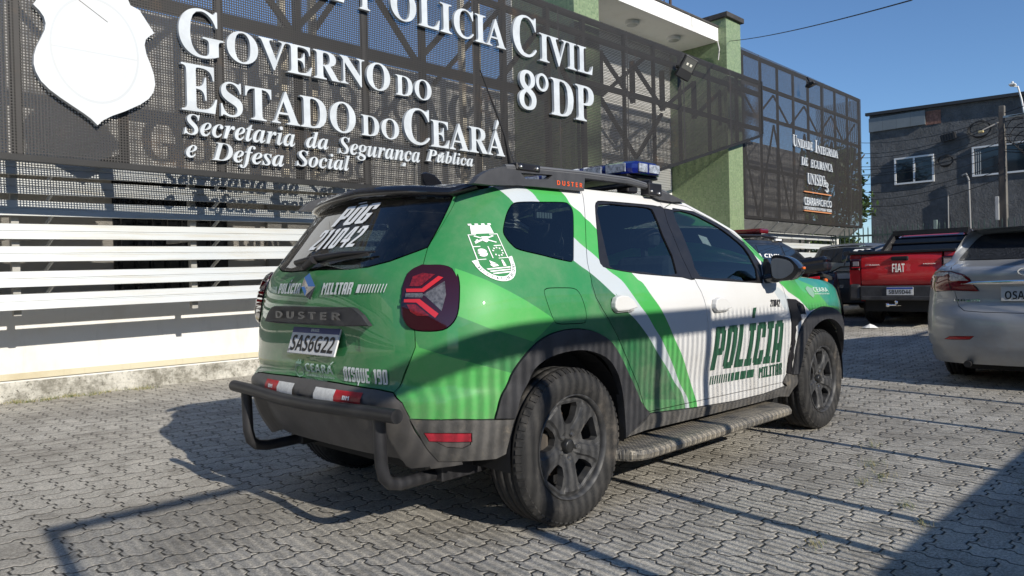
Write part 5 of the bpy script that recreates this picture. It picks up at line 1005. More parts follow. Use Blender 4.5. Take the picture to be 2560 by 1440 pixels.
def build_louvres():
    al=NT('white_aluminium'); co=al.obj(); mp=al.n('Mapping'); mp.inputs['Scale'].default_value=(.25,1,4); al.t.links.new(co,mp.inputs[0]); f=al.noise(4,7,.75,mp.outputs[0]); g=al.noise(1.3,5,.6,co)
    al.set('Base Color',al.mix(al.math('MULTIPLY',al.ramp(f,.45,.70),.6),al.mix(g,(.44,.475,.49),(.55,.555,.54)),(.42,.38,.29))); al.set('Roughness',.42); al.set('Metallic',.12)
    def louvre(name,label,x0,x1,yl,zts,h,posts,tilt,group):
        l=empty(name,(x0,yl,0)); tag(l,label,'louvre',group)
        for zt_ in zts:
            mb=MB(); pr=slat_profile(0,h,0); z=lambda x: zt_-h+tilt*(x+.95)
            m=len(pr); mb.add([(0,a,b+z(x0)) for a,b in pr]+[(x1-x0,a,b+z(x1)) for a,b in pr],[(i,(i+1)%m,m+(i+1)%m,m+i) for i in range(m)]+[tuple(range(m)),tuple(range(2*m-1,m-1,-1))]); mb.build('slat',al.m,l)
        for x in posts:
            mb=MB(); mb.box(x-x0-.03,x-x0+.03,.06,.13,zts[-1]-h-.05,zts[0]+.05); mb.box(x-x0-.02,x-x0+.02,.13,YW-yl,zts[3]-.12,zts[3]-.08); mb.build('post',mat('grey_post',(.33,.32,.29),.55,var=.2,vs=6,dirt=((.2,.14,.08),.3,8)),l)
        for x in posts[::1]:
            mb=MB()
            for z in zts[:-1]: mb.bar((x-x0+.35,.02,z-.02+tilt*(x+1)),(x-x0+.28,.28,z-.22+tilt*(x+1)),.016,.03)
            mb.build('brace',al.m,l)
        return l
    louvre('louvre_screen','white horizontal metal louvres under the lettered screen, left of the patrol car',-16.5,5.6,4.86,[2.259,2.09,1.893,1.683,1.480,1.254,1.049],.145,[-15.2,-12.0,-8.8,-5.6,-4.0,-2.4,-.82,.775,2.37,3.96,5.5],.0148,'white louvre screens')
    l2=louvre('louvre_screen','white horizontal metal louvres below the small sign screen at the far end',11.6,17.55,4.75,[2.02,1.80,1.58,1.36,1.14,.92,.70],.135,[12.0,14.0,16.0,17.45],.0,'white louvre screens')
    mb=MB(); mb.box(5.87,5.95,-.06,.04,.4,2.08,.006); mb.build('end_post',mat('post_white',(.68,.67,.63),.6,var=.1,vs=6),l2)
def build_floodlights():
    B=mat('flood_black',(.012,.012,.013),.45); G=mat('flood_glass',(.10,.10,.09),.08,coat=1); LD=mat('flood_led',(.75,.72,.60),.4)
    def fl(loc,rot,sc,label):
        e=empty('floodlight',loc); e.rotation_euler=rot; e.scale=(sc,sc,sc); tag(e,label,'floodlight','floodlights on the screens')
        mb=MB(); mb.box(-.13,.13,-.03,.05,-.19,.19,.012); mb.box(-.11,.11,.05,.085,-.15,.15,.01); mb.build('housing',B,e)
        mb=MB(); mb.box(-.105,.105,-.0335,-.0302,-.04,.165); g=mb.build('glass',G,e)
        for x in (-.035,.035): mb=MB(); mb.box(x-.018,x+.018,-.037,-.0337,.04,.08); mb.build('led',LD,g)
        mb=MB(); mb.box(-.145,-.132,-.02,.12,-.05,-.02); mb.box(.132,.145,-.02,.12,-.05,-.02); mb.box(-.145,.145,.12,.135,-.06,-.01); mb.bar((0,.13,-.04),(0,.36,-.10),.05); mb.build('bracket',B,e)
    fl((8.80,3.83,4.62),(R(18),R(24),R(-28)),1.0,'black floodlight with glass front facing the yard, on the lettered screen')
    fl((14.35,4.0,5.30),(R(78),R(0),R(-10)),.6,'black floodlight tilted flat near the top of the far screen')
def build_signs():
    LW=mat('sign_white',(.50,.53,.55),.42,var=.10,vs=5,bump=.05,bs=30); y=YS-.018
    k=(YS-.045+2.9904)/(YS+2.9904)
    s=empty('lettered_sign',(.2,y,2.3)); tag(s,'large raised white serif lettering of the state government on the dark screen','sign')
    def T(name,text,style,x0,x1,z0,z1,par=s,yy=y,d=.045):
        ob=wall_text(name,text,style,x0,x1,z0,z1,yy,LW,par,d); ob.location=(-par.location.x,-par.location.y,-par.location.z); return ob
    for r in SIGN: T('lettering',r[0],r[1],*r[2:6])
    def acc(pts,par=s,yy=y,d=.045):
        mb=MB(); mb.prism(pts,yy-d,yy,'xz'); ob=mb.build('accent',LW,par); ob.location=(-par.location.x,-par.location.y,-par.location.z)
    for p in ACC: acc(p)
    s2=empty('lettered_sign',(3,y,3.4)); tag(s2,'raised white serif lettering naming the civil police precinct, upper right on the dark screen','sign')
    for r in SIGN2: T('lettering',r[0],r[1],*r[2:6],par=s2)
    ring=[(math.cos(t),math.sin(t)) for t in np.linspace(0,2*math.pi,28,endpoint=False)]
    x0,x1,z0,z1=ORD; cx,cz,a,b=(x0+x1)/2,(z0+z1)/2,(x1-x0)/2,(z1-z0)/2
    mb=MB(); mb.prism([(cx+a*p,cz+b*q) for p,q in ring],y-.045,y,'xz',[[(cx+a*.56*p,cz+b*.74*q) for p,q in ring]]); ob=mb.build('ordinal_ring',LW,s2); ob.location=(-3,-y,-3.4)
    y2=4.32-.015; s3=empty('lettered_sign',(15,y2,2.7)); tag(s3,'small white and orange unit sign with slipping letters on the far screen','sign')
    for r in SIGN3: T('lettering',r[0],r[1],*r[2:6],par=s3,yy=y2,d=.03)
    orange=mat('sign_orange',(.55,.23,.10),.5)
    for (x0,x1,z0,z1) in BARS3: mb=MB(); mb.box(x0,x1,y2-.03,y2,z0,z1); ob=mb.build('bar',orange,s3); ob.location=(-15,-y2,-2.7)
    # shield
    t=NT('faded_shield_white'); co=t.obj(); g=t.noise(2,5,.6,co); sx=t.n('SeparateXYZ'); t.t.links.new(co,sx.inputs[0])
    dx=t.math('SUBTRACT',sx.outputs[0],SHC[0]); dz=t.math('SUBTRACT',sx.outputs[2],SHC[1]); rr=t.math('SQRT',t.math('ADD',t.math('POWER',t.math('DIVIDE',dx,.34),2),t.math('POWER',t.math('DIVIDE',dz,.44),2)))
    ringm=t.math('LESS_THAN',t.math('ABSOLUTE',t.math('SUBTRACT',rr,1)),.025); ins=t.math('LESS_THAN',rr,1.0); blot=t.math('MULTIPLY',ins,t.ramp(t.noise(5,4,.6,co),.48,.62)); hor=t.math('MULTIPLY',ins,t.math('LESS_THAN',t.math('ABSOLUTE',t.math('ADD',dz,.02)),.006))
    scr=t.math('LESS_THAN',t.math('ABSOLUTE',t.math('ADD',t.math('SUBTRACT',dz,.42),t.math('MULTIPLY',t.math('ADD',dx,.15),.62))),.004); scr=t.math('MULTIPLY',scr,t.math('MULTIPLY',t.math('GREATER_THAN',dx,-.32),t.math('LESS_THAN',dx,.10)))
    c=t.mix(g,(.53,.555,.57),(.58,.595,.60)); c=t.mix(t.math('MULTIPLY',t.math('MAXIMUM',ringm,hor),.45),c,(.40,.42,.43)); c=t.mix(t.math('MULTIPLY',blot,.22),c,(.50,.47,.42)); c=t.mix(scr,c,(.08,.07,.06)); t.set('Base Color',c); t.set('Roughness',.45)
    mb=MB(); mb.prism(SHIELD,y-.055,y,'xz'); ob=mb.build('shield_plaque',t.m); tag(ob,'big blank white shield plaque with faded crest marks on the dark screen','plaque')

# ------------------------------------------------------------------ the other vehicles
ground_z_=ground_z
SIL=Shell([(.15,.79),(.3,.85),(.45,.875),(.6,.876),(.75,.87),(.88,.858),(.97,.845),(1.03,.825),(1.08,.80),(1.12,.76),(1.2,.715),(1.3,.660),(1.4,.590),(1.45,.52),(1.49,.42)],
 [(.15,.12),(.25,.05),(.35,.01),(.45,.0),(.58,.0),(.68,.02),(.74,.055),(.88,.06),(.98,.035),(1.04,.035),(1.075,.07),(1.095,.16),(1.115,.34),(1.14,.52),(1.17,.62),(1.25,.76),(1.35,.95),(1.42,1.12),(1.46,1.3),(1.49,1.6)],
 [(.15,3.4),(1.0,3.4),(1.2,3.0),(1.49,3.0)],[(.15,4.0),(.5,4.2),(.8,4.15),(1.0,3.9),(1.1,3.0),(1.49,2.4)],0.7,2.9,1.45,1.6)
def arc(c,r,a0,a1,n=14): return [(c[0]+r*math.cos(t),c[1]+r*math.sin(t)) for t in np.linspace(a0,a1,n)]
def build_sedan():
    car=empty('sedan',(5.0,-1.66,0)); car.rotation_euler=(0,R(-1.0),0)
    tag(car,'silver sedan seen from behind at the right edge','car')
    P=paint('paint_silver',(.36,.37,.38),.05,.40,.34); u0,u1=-.75,4.5
    wr=.31; 
    def arch(x): return [(x-.40,.10)]+[(a,b) for a,b in arc((x,.31),.385,math.pi,0)]+[(x+.40,.10)]
    T=[(u0,1.402),(-.456,1.402),(-.15,1.398),(.05,1.392),(.16,1.404),(.25,1.418),(.6,1.432),(1.4,1.442),(2.0,1.43),(2.6,1.39),(3.0,1.24),(3.4,1.03),(4.5,.92)]
    glass=[(u0-.01,1.60),(-.15,1.60),(.02,1.395),(.06,1.382),(.085,1.34),(.10,1.18),(.07,1.150),(-.30,1.148),(u0-.01,1.152)]
    trunk=[(u0-.01,.691),(-.40,.697),(-.274,.706),(-.223,.747),(-.19,.863),(-.114,1.045),(-.09,1.075),(.03,1.12),(.07,1.150),(-.30,1.148),(u0-.01,1.152)]
    lamp=[(.16,1.045),(.042,1.060),(-.103,1.060),(-.238,1.03),(-.299,.995),(-.372,.878),(-.278,.883),(-.172,.886),(-.07,.878),(.03,.872),(.12,.90),(.20,.98)]
    labels=[('body',[(u0-.01,.0),(u1+.01,.0),(u1+.01,1.7),(u0-.01,1.7)]),('',[(u0-.01,0),(u0-.01,.235),(.6,.225),(1.0,.20),(u1,.20),(u1,0)]),
      ('door',[(1.75,.30),(1.85,.9),(2.0,1.05),(2.9,1.05),(3.05,.9),(3.0,.30)]),('side_glass',[(1.15,1.08),(1.35,1.36),(1.9,1.40),(2.5,1.36),(2.95,1.12),(2.9,1.06)]),
      ('trunk',trunk),('glass',glass),('',arch(1.0)),('',arch(3.55)),('lamp',lamp),('reflector',[(-.107,.446),(-.161,.476),(-.354,.488),(-.318,.456),(-.2,.448)]),
      ('',[(u0-.01,2),(u1+.01,2)]+T[::-1])]
    sk=Skin(SIL,u0,u1,.17,1.47,.045,labels,[(1,[(-2,1.0)]*3)] if False else [],())
    def ds(u,z,Pq): return .012*np.exp(-((z-.66)/.05)**2)*0-.02*np.exp(-((z-.36)/.03)**2)
    sk.part('body','body',P,car,both=True,disp=ds); tr=sk.part('trunk_lid','trunk',P,car,both=True,off=.001,gap=.003,disp=lambda u,z,Pq: -.028*np.clip((.93-z)/.02,0,1)*np.clip((z-.73)/.06,0,1)*np.clip((.43-np.abs(Pq[:,1]))/.10,0,1))
    t=NT('wet_rear_glass'); co=t.obj(); f=t.noise(160,2,.8,co); t.set('Base Color',t.mix(t.ramp(f,.50,.68),(.012,.014,.018),(.10,.11,.13))); t.set('Roughness',t.math('MULTIPLY_ADD',f,.35,.02)); t.set('Coat Weight',.3)
    sk.part('rear_window','glass',t.m,car,both=True,off=.001,gap=.004)
    for sd in (-1,1):
        sk.part('door','door',P,car,side=sd); sk.part('side_window','side_glass',GLASSB,car,side=sd,off=.001,gap=.004); l=sk.part('tail_lamp','lamp',mat('wine_lens',(.16,.006,.010),.08,coat=1),car,side=sd,off=.004,dome=(.018,.05),gap=.002)
        c_=[(.10,1.0),(.05,1.035),(-.121,1.042),(-.245,1.018),(-.300,.976),(-.155,.974),(-.136,.993),(-.009,1.0)]
        gm=([(a,b) for a,b in c_],[tuple(range(len(c_)))]); sk.decal('clear_section',gm,[(0,0),(1,0),(0,1),(1,1)],mat('clear_section',(.42,.40,.38),.15,coat=1,var=.4,vs=60),l,off=.0205,side=sd,sub=.05)
        sk.decal('seam',([(-.113,1.055),(-.107,1.055),(-.169,.885),(-.175,.885)],[(0,1,2,3)]),[(0,0),(1,0),(0,1),(1,1)],BLACK,l,off=.023,side=sd,sub=.05)
        sk.part('reflector','reflector',REDL,car,side=sd,off=.003)
    top_=lambda u: float(np.interp(u,[a for a,_ in T],[b for _,b in T]))
    cap('roof',SIL,top_,u0,2.6,P,car,.018); cap('windscreen',SIL,top_,2.6,3.4,GLASSB,car,.04,fwd=.15); cap('bonnet',SIL,top_,3.38,u1,P,car,.05)
    for x in (1.0,3.55):
        for s in (-1,1): make_wheel(car,'wheel',(x,s*.735,.315),s,.315,.19,.20,hole=.1)
    mb=MB(); mb.box(.62,3.9,-.70,.70,.22,.85); mb.box(.25,4.0,-.5,.5,.17,.25); mb.tube([(-.0,.45,.24),(.4,.45,.25)],.03,8); mb.build('underbody',BLACK,car)
    # chrome strip, plate, badge
    mb=MB(); v=[]
    for y in np.linspace(-.50,.50,15): q=1-(abs(y)/.5)**2; xx=.045+.03*(abs(y)/.6)**2; v+=[(xx-.005,y,.940),(xx-.020,y,.945+.018*q),(xx-.004,y,.948+.036*q**.5)]
    mb.add(v,[(i*3+k,i*3+k+1,(i+1)*3+k+1,(i+1)*3+k) for i in range(14) for k in range(2)],True); mb.build('chrome_trim',CHROME,tr)
    pe=empty('number_plate',(.068,0,.857),0,car); pe.rotation_euler=(0,R(4),0); mb=MB(); mb.box(-.004,.004,-.2,.2,-.065,.065,.004); mb.build('plate_sheet',mat('plate_silver',(.50,.50,.48),.4,var=.08,vs=40),pe)
    ptxt(pe,'OSA',.170,.028,-.048,.022,-.006,mat('plate_black',(.012,.012,.012),.5)); ptxt(pe,'2475',-.01,-.18,-.048,.022,-.006,mat('plate_black',(.012,.012,.012),.5)) if False else None; ptxt(pe,'CE',.03,-.01,.036,.055,-.006,mat('plate_black',(.012,.012,.012),.5))
    ring=[(math.cos(t_),math.sin(t_)) for t_ in np.linspace(0,2*math.pi,24,endpoint=False)]
    mb=MB(); mb.prism([(.068*a,1.045+.036*b) for a,b in ring],.02,.034,'yz',[[(.058*a,1.045+.028*b) for a,b in ring]]); mb.box(.02,.034,-.012,.0,1.018,1.07); mb.build('emblem',CHROME,tr)
    v,f=glyph_mesh(uni('HB20S','sansi') if False else uni('HB20S','sans')); mb=MB(); us=np.linspace(-.75,.7,300); 
    Q=[]; 
    for a,b in v:
        y=.565-.21*a; z=.788+.020*b; S_=SIL.S(us,np.full(300,z)); u=float(np.interp(y,-S_[:,1],us)); p=SIL.S(u,z)+SIL.Nrm(u,z)*.005; Q.append((p[0],-p[1],p[2]))
    mb.add(Q,[t_[::-1] for t_ in f]); mb.build('lettering',CHROME,tr,fix=False)
    return car
GLASSB=mat('black_glass',(.010,.013,.018),.04,coat=.5)
def build_pickup():
    car=empty('pickup_truck',(10.5,1.02,ground_z(11)))
    tag(car,'red pickup truck with black bumper and tow ball, tailgate closed','pickup')
    P=paint('paint_red',(.55,.010,.016),.03); PR=P
    mb=MB(); 
    # bed sides and tailgate: profile in x-z, slight barrel
    for s in (-1,1):
        pr=[(.0,.62),(.0,.95),(.03,1.19),(1.55,1.19),(1.55,.42),(1.30,.42)]+arc((.92,.33),.40,.15,math.pi-.15)+[(.45,.45),(.06,.45)]
        m=MB(); m.prism(pr,s*.62,s*.80,'xz'); m.build('bed_side',PR,car,bevel=.02)
    m=MB(); prof=[(.665,.01),(.70,-.012),(.80,-.022),(.93,-.024),(.97,-.014),(1.05,-.016),(1.15,-.010),(1.19,.012),(1.19,.07),(.665,.07)]
    vs=[(x-.012*(1-(y/.6)**2),y,z) for y in np.linspace(-.60,.60,13) for z,x in prof]; n=len(prof)
    m.add(vs,[(i*n+k,i*n+(k+1)%n,(i+1)*n+(k+1)%n,(i+1)*n+k) for i in range(12) for k in range(n)],True); m.add(vs[:n],[tuple(range(n))]); m.add(vs[-n:],[tuple(range(n))]); tg=m.build('tailgate',P,car)
    mt=MB(); mt.box(-.05,.02,-.13,.13,1.07,1.14,.02); mt.build('tailgate_handle',BLACK,tg)
    m=MB(); m.box(-.03,1.58,-.80,.80,1.19,1.235,.012); m.build('bed_cover',mat('vinyl_cover',(.010,.010,.012),.6),car)
    def flat(name,text,style,y0,y1,z0,z1,x,mt_,par):
        v,f=glyph_mesh(uni(text,style) if style else text); n=len(v); m=MB(); Q=[(y0+(y1-y0)*a,z0+(z1-z0)*b) for a,b in v]; m.add([(x-.008,a,b) for a,b in Q]+[(x,a,b) for a,b in Q],list(f)+[tuple(i+n for i in t[::-1]) for t in f]+edge_quads(f,n)); return m.build(name,mt_,par)
    flat('lettering','FIAT','sans',.112,-.075,.885,1.022,-.036,CHROME,tg); flat('lettering','STRADA','sans',.535,.305,1.000,1.022,-.028,CHROME,tg); flat('lettering','FREEDOM','sans',-.345,-.515,1.000,1.016,-.026,CHROME,tg)
    for s in (-1,1):
        m=MB(); m.box(-.035,.16,min(s*.60,s*.79),max(s*.60,s*.79),.935,1.125,.03); l=m.build('tail_lamp',DREDL,car)
        m=MB(); m.box(-.042,-.034,min(s*.635,s*.73),max(s*.635,s*.73),1.0,1.075,.01); m.build('lamp_lens',mat('smoky_lens',(.30,.26,.27),.15,coat=1),l)
        m=MB(); m.box(-.043,-.034,min(s*.62,s*.75),max(s*.62,s*.75),.965,.985,.004); m.build('red_strip',REDL,l)
        m=MB(); m.box(-.04,.55,min(s*.62,s*.805),max(s*.62,s*.805),.43,.70,.04); m.build('bumper_corner',PLASTIC,car)
    m=MB(); m.box(-.05,.2,-.62,.62,.445,.668,.02); m.box(-.07,.2,-.60,.60,.43,.50,.015); m.build('rear_bumper',PLASTIC,car)
    pe=empty('number_plate',(-.056,.0,.578),0,car); m=MB(); m.box(-.004,.004,-.2,.2,-.065,.065,.004); m.build('plate_sheet',mat('plate_white',(.62,.62,.61),.4),pe); m=MB(); m.box(-.0055,-.004,-.197,.197,.033,.062); m.build('blue_band',mat('band_blue',(.03,.08,.35),.4),pe)
    ptxt(pe,'SBM9D44',.165,-.165,-.046,.022,-.006,mat('plate_black',(.012,.012,.012),.5))
    m=MB(); m.tube([(-.05,.0,.36),(-.16,.02,.36)],.022,8); m.bm(_ball((-.17,.02,.405),.028)); m.bm(_ball((-.17,.15,.36),.035)); m.tube([(-.165,.02,.36),(-.17,.15,.36)],.016,8); m.tube([(-.17,.02,.36),(-.17,.02,.4)],.016,8); m.build('tow_ball',CHROME,car)
    # cab
    st=[(1.45,.78,1.19,.62,1.20),(1.62,.78,1.20,.60,1.50),(1.85,.78,1.2,.585,1.565),(2.5,.78,1.2,.585,1.59),(2.95,.78,1.18,.58,1.56),(3.5,.78,1.10,.60,1.28),(3.75,.78,1.02,.66,1.06)]
    m=MB(); vs=[]
    for x,w,zb,wt,zt in st: vs+=[(x,-w,.45),(x,-w,zb),(x,-wt,zt-.04),(x,-wt*.8,zt),(x,wt*.8,zt),(x,wt,zt-.04),(x,w,zb),(x,w,.45)]
    m.add(vs,[(i*8+k,i*8+k+1,(i+1)*8+k+1,(i+1)*8+k) for i in range(len(st)-1) for k in range(7)]); m.add(vs[:8],[tuple(range(8))]); m.add(vs[-8:],[tuple(range(8))]); m.box(3.7,4.45,-.78,.78,.45,.98,.06); m.build('cab',P,car)
    m=MB(); a=[(1.435,.60,1.235),(1.435,-.60,1.235),(1.605,-.56,1.50),(1.605,.56,1.50)]; m.add(a,[(0,1,2,3)]); m.build('rear_window',GLASSB,car)
    m=MB(); m.bar((1.40,.72,1.22),(1.66,.57,1.565),.09,.10); m.bar((1.40,-.72,1.22),(1.66,-.57,1.565),.09,.10); m.bar((1.63,.60,1.582),(1.63,-.60,1.582),.14,.085); m.box(1.50,1.56,-.585,.585,1.385,1.402); m.bar((1.66,.57,1.585),(2.6,.57,1.615),.035); m.bar((1.66,-.57,1.585),(2.6,-.57,1.615),.035); m.build('sports_bar',TRIM,car)
    for s in (-1,1):
        m=MB(); q=.004*s; m.add([(1.80,s*.755,1.23),(2.9,s*.757,1.215),(2.72,s*.605,1.51),(1.92,s*.605,1.52)],[(0,1,2,3)]); m.build('side_window',GLASSB,car)
        for x in (.92,3.65): make_wheel(car,'wheel',(x,s*.70,.325),s,.325,.20,.20,hole=.1)
        m=MB(); m.box(2.8,2.95,min(s*.80,s*.98),max(s*.80,s*.98),1.08,1.24,.03); m.build('wing_mirror',TRIM,car)
    m=MB(); m.box(.15,4.2,-.60,.60,.24,.46); m.build('underbody',BLACK,car)
def _ball(c,r):
    bm=bmesh.new(); bmesh.ops.create_uvsphere(bm,u_segments=14,v_segments=8,radius=r); bmesh.ops.translate(bm,vec=c,verts=bm.verts); return bm
def build_generic(name,label,cat,loc,scale,pm,kind):
    """a plainer car on the same kind of shell, for cars far back"""
    car=empty(name,loc); car.scale=scale; tag(car,label,cat)
    z0=.2; u0,u1=-1.30,4.05
    def arch(x): return [(x-.42,.10)]+arc((x,.34),.40,math.pi,0)+[(x+.42,.10)]
    labels=[('body',[(u0-.01,0),(u1+.01,0),(u1+.01,1.7),(u0-.01,1.7)]),('',[(u0-.01,0),(u0-.01,.30),(u1,.30),(u1,0)]),('bumper',[(u0-.01,.30),(-.7,.30),(-.75,.58),(u0-.01,.60)]),
     ('rear_door',[(.30,.42),(.10,.75),(.12,1.46),(1.18,1.46),(1.18,.40)]),('front_door',[(1.19,.40),(1.19,1.44),(1.7,1.31),(2.0,1.08),(2.12,.8),(2.10,.40)]),
     ('glass',[(u0-.01,1.45),(-.70,1.42),(-.76,1.18),(u0-.01,1.13)]),('sg',[(-.10,1.17),(-.30,1.38),(.28,1.42),(.26,1.12)]),('sg',[(.36,1.11),(.36,1.43),(1.12,1.44),(1.12,1.09)]),('sg',[(1.20,1.09),(1.20,1.43),(1.55,1.36),(1.80,1.22),(1.92,1.06)]),
     ('',arch(0.0)),('',arch(2.674)),('lamp',[(-.76,.86),(-.52,.88),(-.46,1.0),(-.52,1.12),(-.70,1.13),(-.80,1.02)]),('',[(u0-.01,2),(u1+.01,2)]+TOPP[::-1])]
    sk=Skin(SUV,u0,u1,z0,1.54,.06,labels,[])
    sk.part('body','body',pm,car,both=True); sk.part('rear_window','glass',GLASSB,car,both=True,off=.003); sk.part('bumper','bumper',pm if kind=='hatch' else PLASTIC,car,both=True,off=.005)
    for sd in (-1,1):
        sk.part('front_door','front_door',pm,car,side=sd); sk.part('rear_door','rear_door',pm,car,side=sd); sk.part('side_window','sg',GLASSB,car,side=sd,off=.003); sk.part('tail_lamp','lamp',DREDL if kind!='hatch' else REDL,car,side=sd,off=.006,dome=(.015,.05))
        for x in (0,2.674): make_wheel(car,'wheel',(x,sd*.78,.342),sd)
        mb=MB(); mb.box(1.83,1.97,min(sd*.93,sd*1.09),max(sd*.93,sd*1.09),1.04,1.18,.035); mb.box(1.86,1.92,min(sd*.84,sd*.95),max(sd*.84,sd*.95),1.04,1.08); mb.build('wing_mirror',GLOSSB,car)
    cap('roof',SUV,top,-.72,1.27,pm,car,.055); cap('windscreen',SUV,top,1.27,2.04,GLASSB,car,.05,fwd=.14); cap('bonnet',SUV,top,2.02,u1,pm,car,.06)
    mb=MB(); mb.box(-.5,2.9,-.6,.6,.25,.9); mb.build('underbody',BLACK,car)
    return car,sk
def build_others():
    NAVY=paint('paint_black',(.010,.011,.014),.04)
    c,sk=build_generic('patrol_suv','black patrol car with red roof light bar behind the green and white one','patrol car',(8.2,3.22,ground_z(8.5)),(1.08,.95,1.0),NAVY,'suv')
    mb=MB(); mb.box(.72,.98,-.62,.62,1.63,1.715,.03); lb=mb.build('light_bar',mat('dark_red_cover',(.13,.008,.014),.12,coat=1),c); mb=MB(); mb.box(.75,.95,-.5,.5,1.58,1.63,.01); mb.build('bar_mount',TRIM,lb)
    for s in (-1,1):
        mb=MB(); mb.tube([(-.3,s*.66,1.50),(-.2,s*.66,1.57),(.6,s*.67,1.585),(1.1,s*.67,1.56),(1.25,s*.67,1.50)],.02,8); mb.build('roof_rail',TRIM,c)
    mb=MB(); mb.box(.55,.85,-.775,-.60,1.523,1.54) if False else mb.box(1.02,1.22,-.715,-.69,1.515,1.545); mb.build('roof_sticker',DECALW,c)
    sk.decal('lettering',glyph_mesh(uni('POLICIA CIVIL','sans')),[(-.95+.5,1.245),(1.02,1.225),(-.42,1.30),(1.05,1.285)],DECALW,c,off=.007)
    GREY=paint('paint_grey',(.20,.21,.215),.06,.6)
    c,sk=build_generic('hatchback','grey hatchback with a dark rear window, parked between motorcycle and louvres','car',(13.0,2.62,ground_z(13)),(1,.95,.93),GREY,'hatch')
    def rr(y0,y1,z0,z1,gm,m,nm):
        us=np.linspace(-1.30,-.2,300); V=[]
        for a,b in gm[0]:
            y=y0+(y1-y0)*a; z=z0+(z1-z0)*b; S_=SUV.S(us,np.full(300,z)); u=float(np.interp(abs(y),-S_[:,1],us)); p=SUV.S(u,z)+SUV.Nrm(u,z)*.008; V.append((p[0],-p[1] if y>0 else p[1],p[2]))
        mb=MB(); mb.add(V,[t[::-1] for t in gm[1]]); mb.build(nm,m,c,fix=False)
    rr(-.12,-.52,1.37,1.42,block_text('POLICIA'.replace('I','I'),.3),DECALW,'lettering') if False else None
    mb=MB(); mb.box(-.775,-.765,-.2,.2,.80,.91,.003); mb.build('number_plate',mat('plate_silver',(.50,.50,.48),.4),c)
    mb=MB(); mb.box(-.79,-.772,-.42,.42,.95,.985,.006); mb.build('trunk_strip',CHROME,c)
    rr(-.15,-.50,1.36,1.40,([(0,.2),(.25,0),(.3,.8),(.55,.3),(.6,1),(1,.4),(.9,1),(.1,1)],[(0,1,2,3,4,5,6,7)]),DECALW,'window_sticker')
    # motorcycle with a top box
    g=ground_z(9.6); m=empty('motorcycle',(9.75,1.98,g),R(12)); m.rotation_euler=(R(-7),0,R(12)); tag(m,'dark motorcycle with a black top box, parked left of the red pickup','motorcycle'); DK=mat('bike_black',(.012,.012,.013),.3,coat=.4)
    for x,n_ in ((.35,'rear_wheel'),(1.65,'front_wheel')):
        w=empty(n_,(x,0,.30),0,m); mb=MB(); mb.lathe([(.215,-.04),(.24,-.055),(.285,-.05),(.30,0),(.285,.05),(.24,.055),(.215,.04)],32); mb.build('tyre',RUBBER,w); mb=MB(); mb.lathe([(.21,-.02),(.22,0),(.21,.02),(.19,0),(.21,-.02)],32); mb.lathe([(0,-.05),(.05,-.05),(.05,.05),(0,.05)],12)
        for k in range(6): t=k*math.pi/3; mb.bar((0,0,0),(.2*math.cos(t),0,.2*math.sin(t)),.02,.03)
        mb.build('rim',DK,w)
    mb=MB(); mb.prism([(.18,.86),(.55,.74),(.95,.72),(1.25,.92),(1.42,.90),(1.35,.66),(1.1,.45),(.75,.42),(.55,.58),(.2,.74)],-.11,.11,'xz'); mb.build('body_panels',DK,m,bevel=.03)
    mb=MB(); mb.prism([(.10,.86),(.50,.80),(.98,.80),(.95,.86),(.45,.90),(.12,.92)],-.13,.13,'xz'); mb.build('seat',mat('bike_seat',(.012,.012,.012),.8),m,bevel=.02)
    mb=MB(); mb.box(-.10,.33,-.23,.23,.955,1.12,.05); tb=mb.build('top_box',DK,m); mb=MB(); mb.box(-.105,.335,-.235,.235,1.075,1.20,.07); mb.build('box_lid',GLOSSB,tb)
    mb=MB(); mb.bar((.1,0,.92),(.3,0,.86),.2,.03); mb.bar((.0,0,.80),(-.22,0,.55),.16,.02); mb.build('rear_fender',DK,m)
    mb=MB(); mb.add([(-.145,.10,.80),(-.145,-.10,.80),(-.22,-.10,.65),(-.22,.10,.65)],[(0,1,2,3)]); pl=mb.build('number_plate',mat('plate_silver',(.50,.50,.48),.4),m)
    for s in (-1,1):
        mb=MB(); mb.bm(_ball((-.10,s*.17,.80),.035)); mb.tube([(-.06,0,.80),(-.10,s*.15,.80)],.01,6); mb.build('turn_light',mat('orange_lens',(.8,.16,.02),.15,coat=1),m)
        mb=MB(); mb.tube([(1.42,0,.95),(1.38,s*.2,1.02),(1.28,s*.36,1.0)],.014,8); mb.tube([(1.36,s*.25,1.02),(1.42,s*.33,1.22)],.008,6); mb.box(1.41,1.43,min(s*.27,s*.38),max(s*.27,s*.38),1.20,1.28,.008); mb.build('handlebar',TRIM,m)
        mb=MB(); mb.tube([(1.65,s*.08,.30),(1.42,s*.08,.95)],.022,8); mb.build('fork',STEEL,m)
    mb=MB(); mb.tube([(.9,-.12,.40),(.6,-.15,.36),(.1,-.16,.48)],.045,10); mb.build('exhaust',STEEL,m); mb=MB(); mb.box(-.13,-.09,-.09,.09,.835,.885,.01); mb.build('tail_lamp',REDL,m)
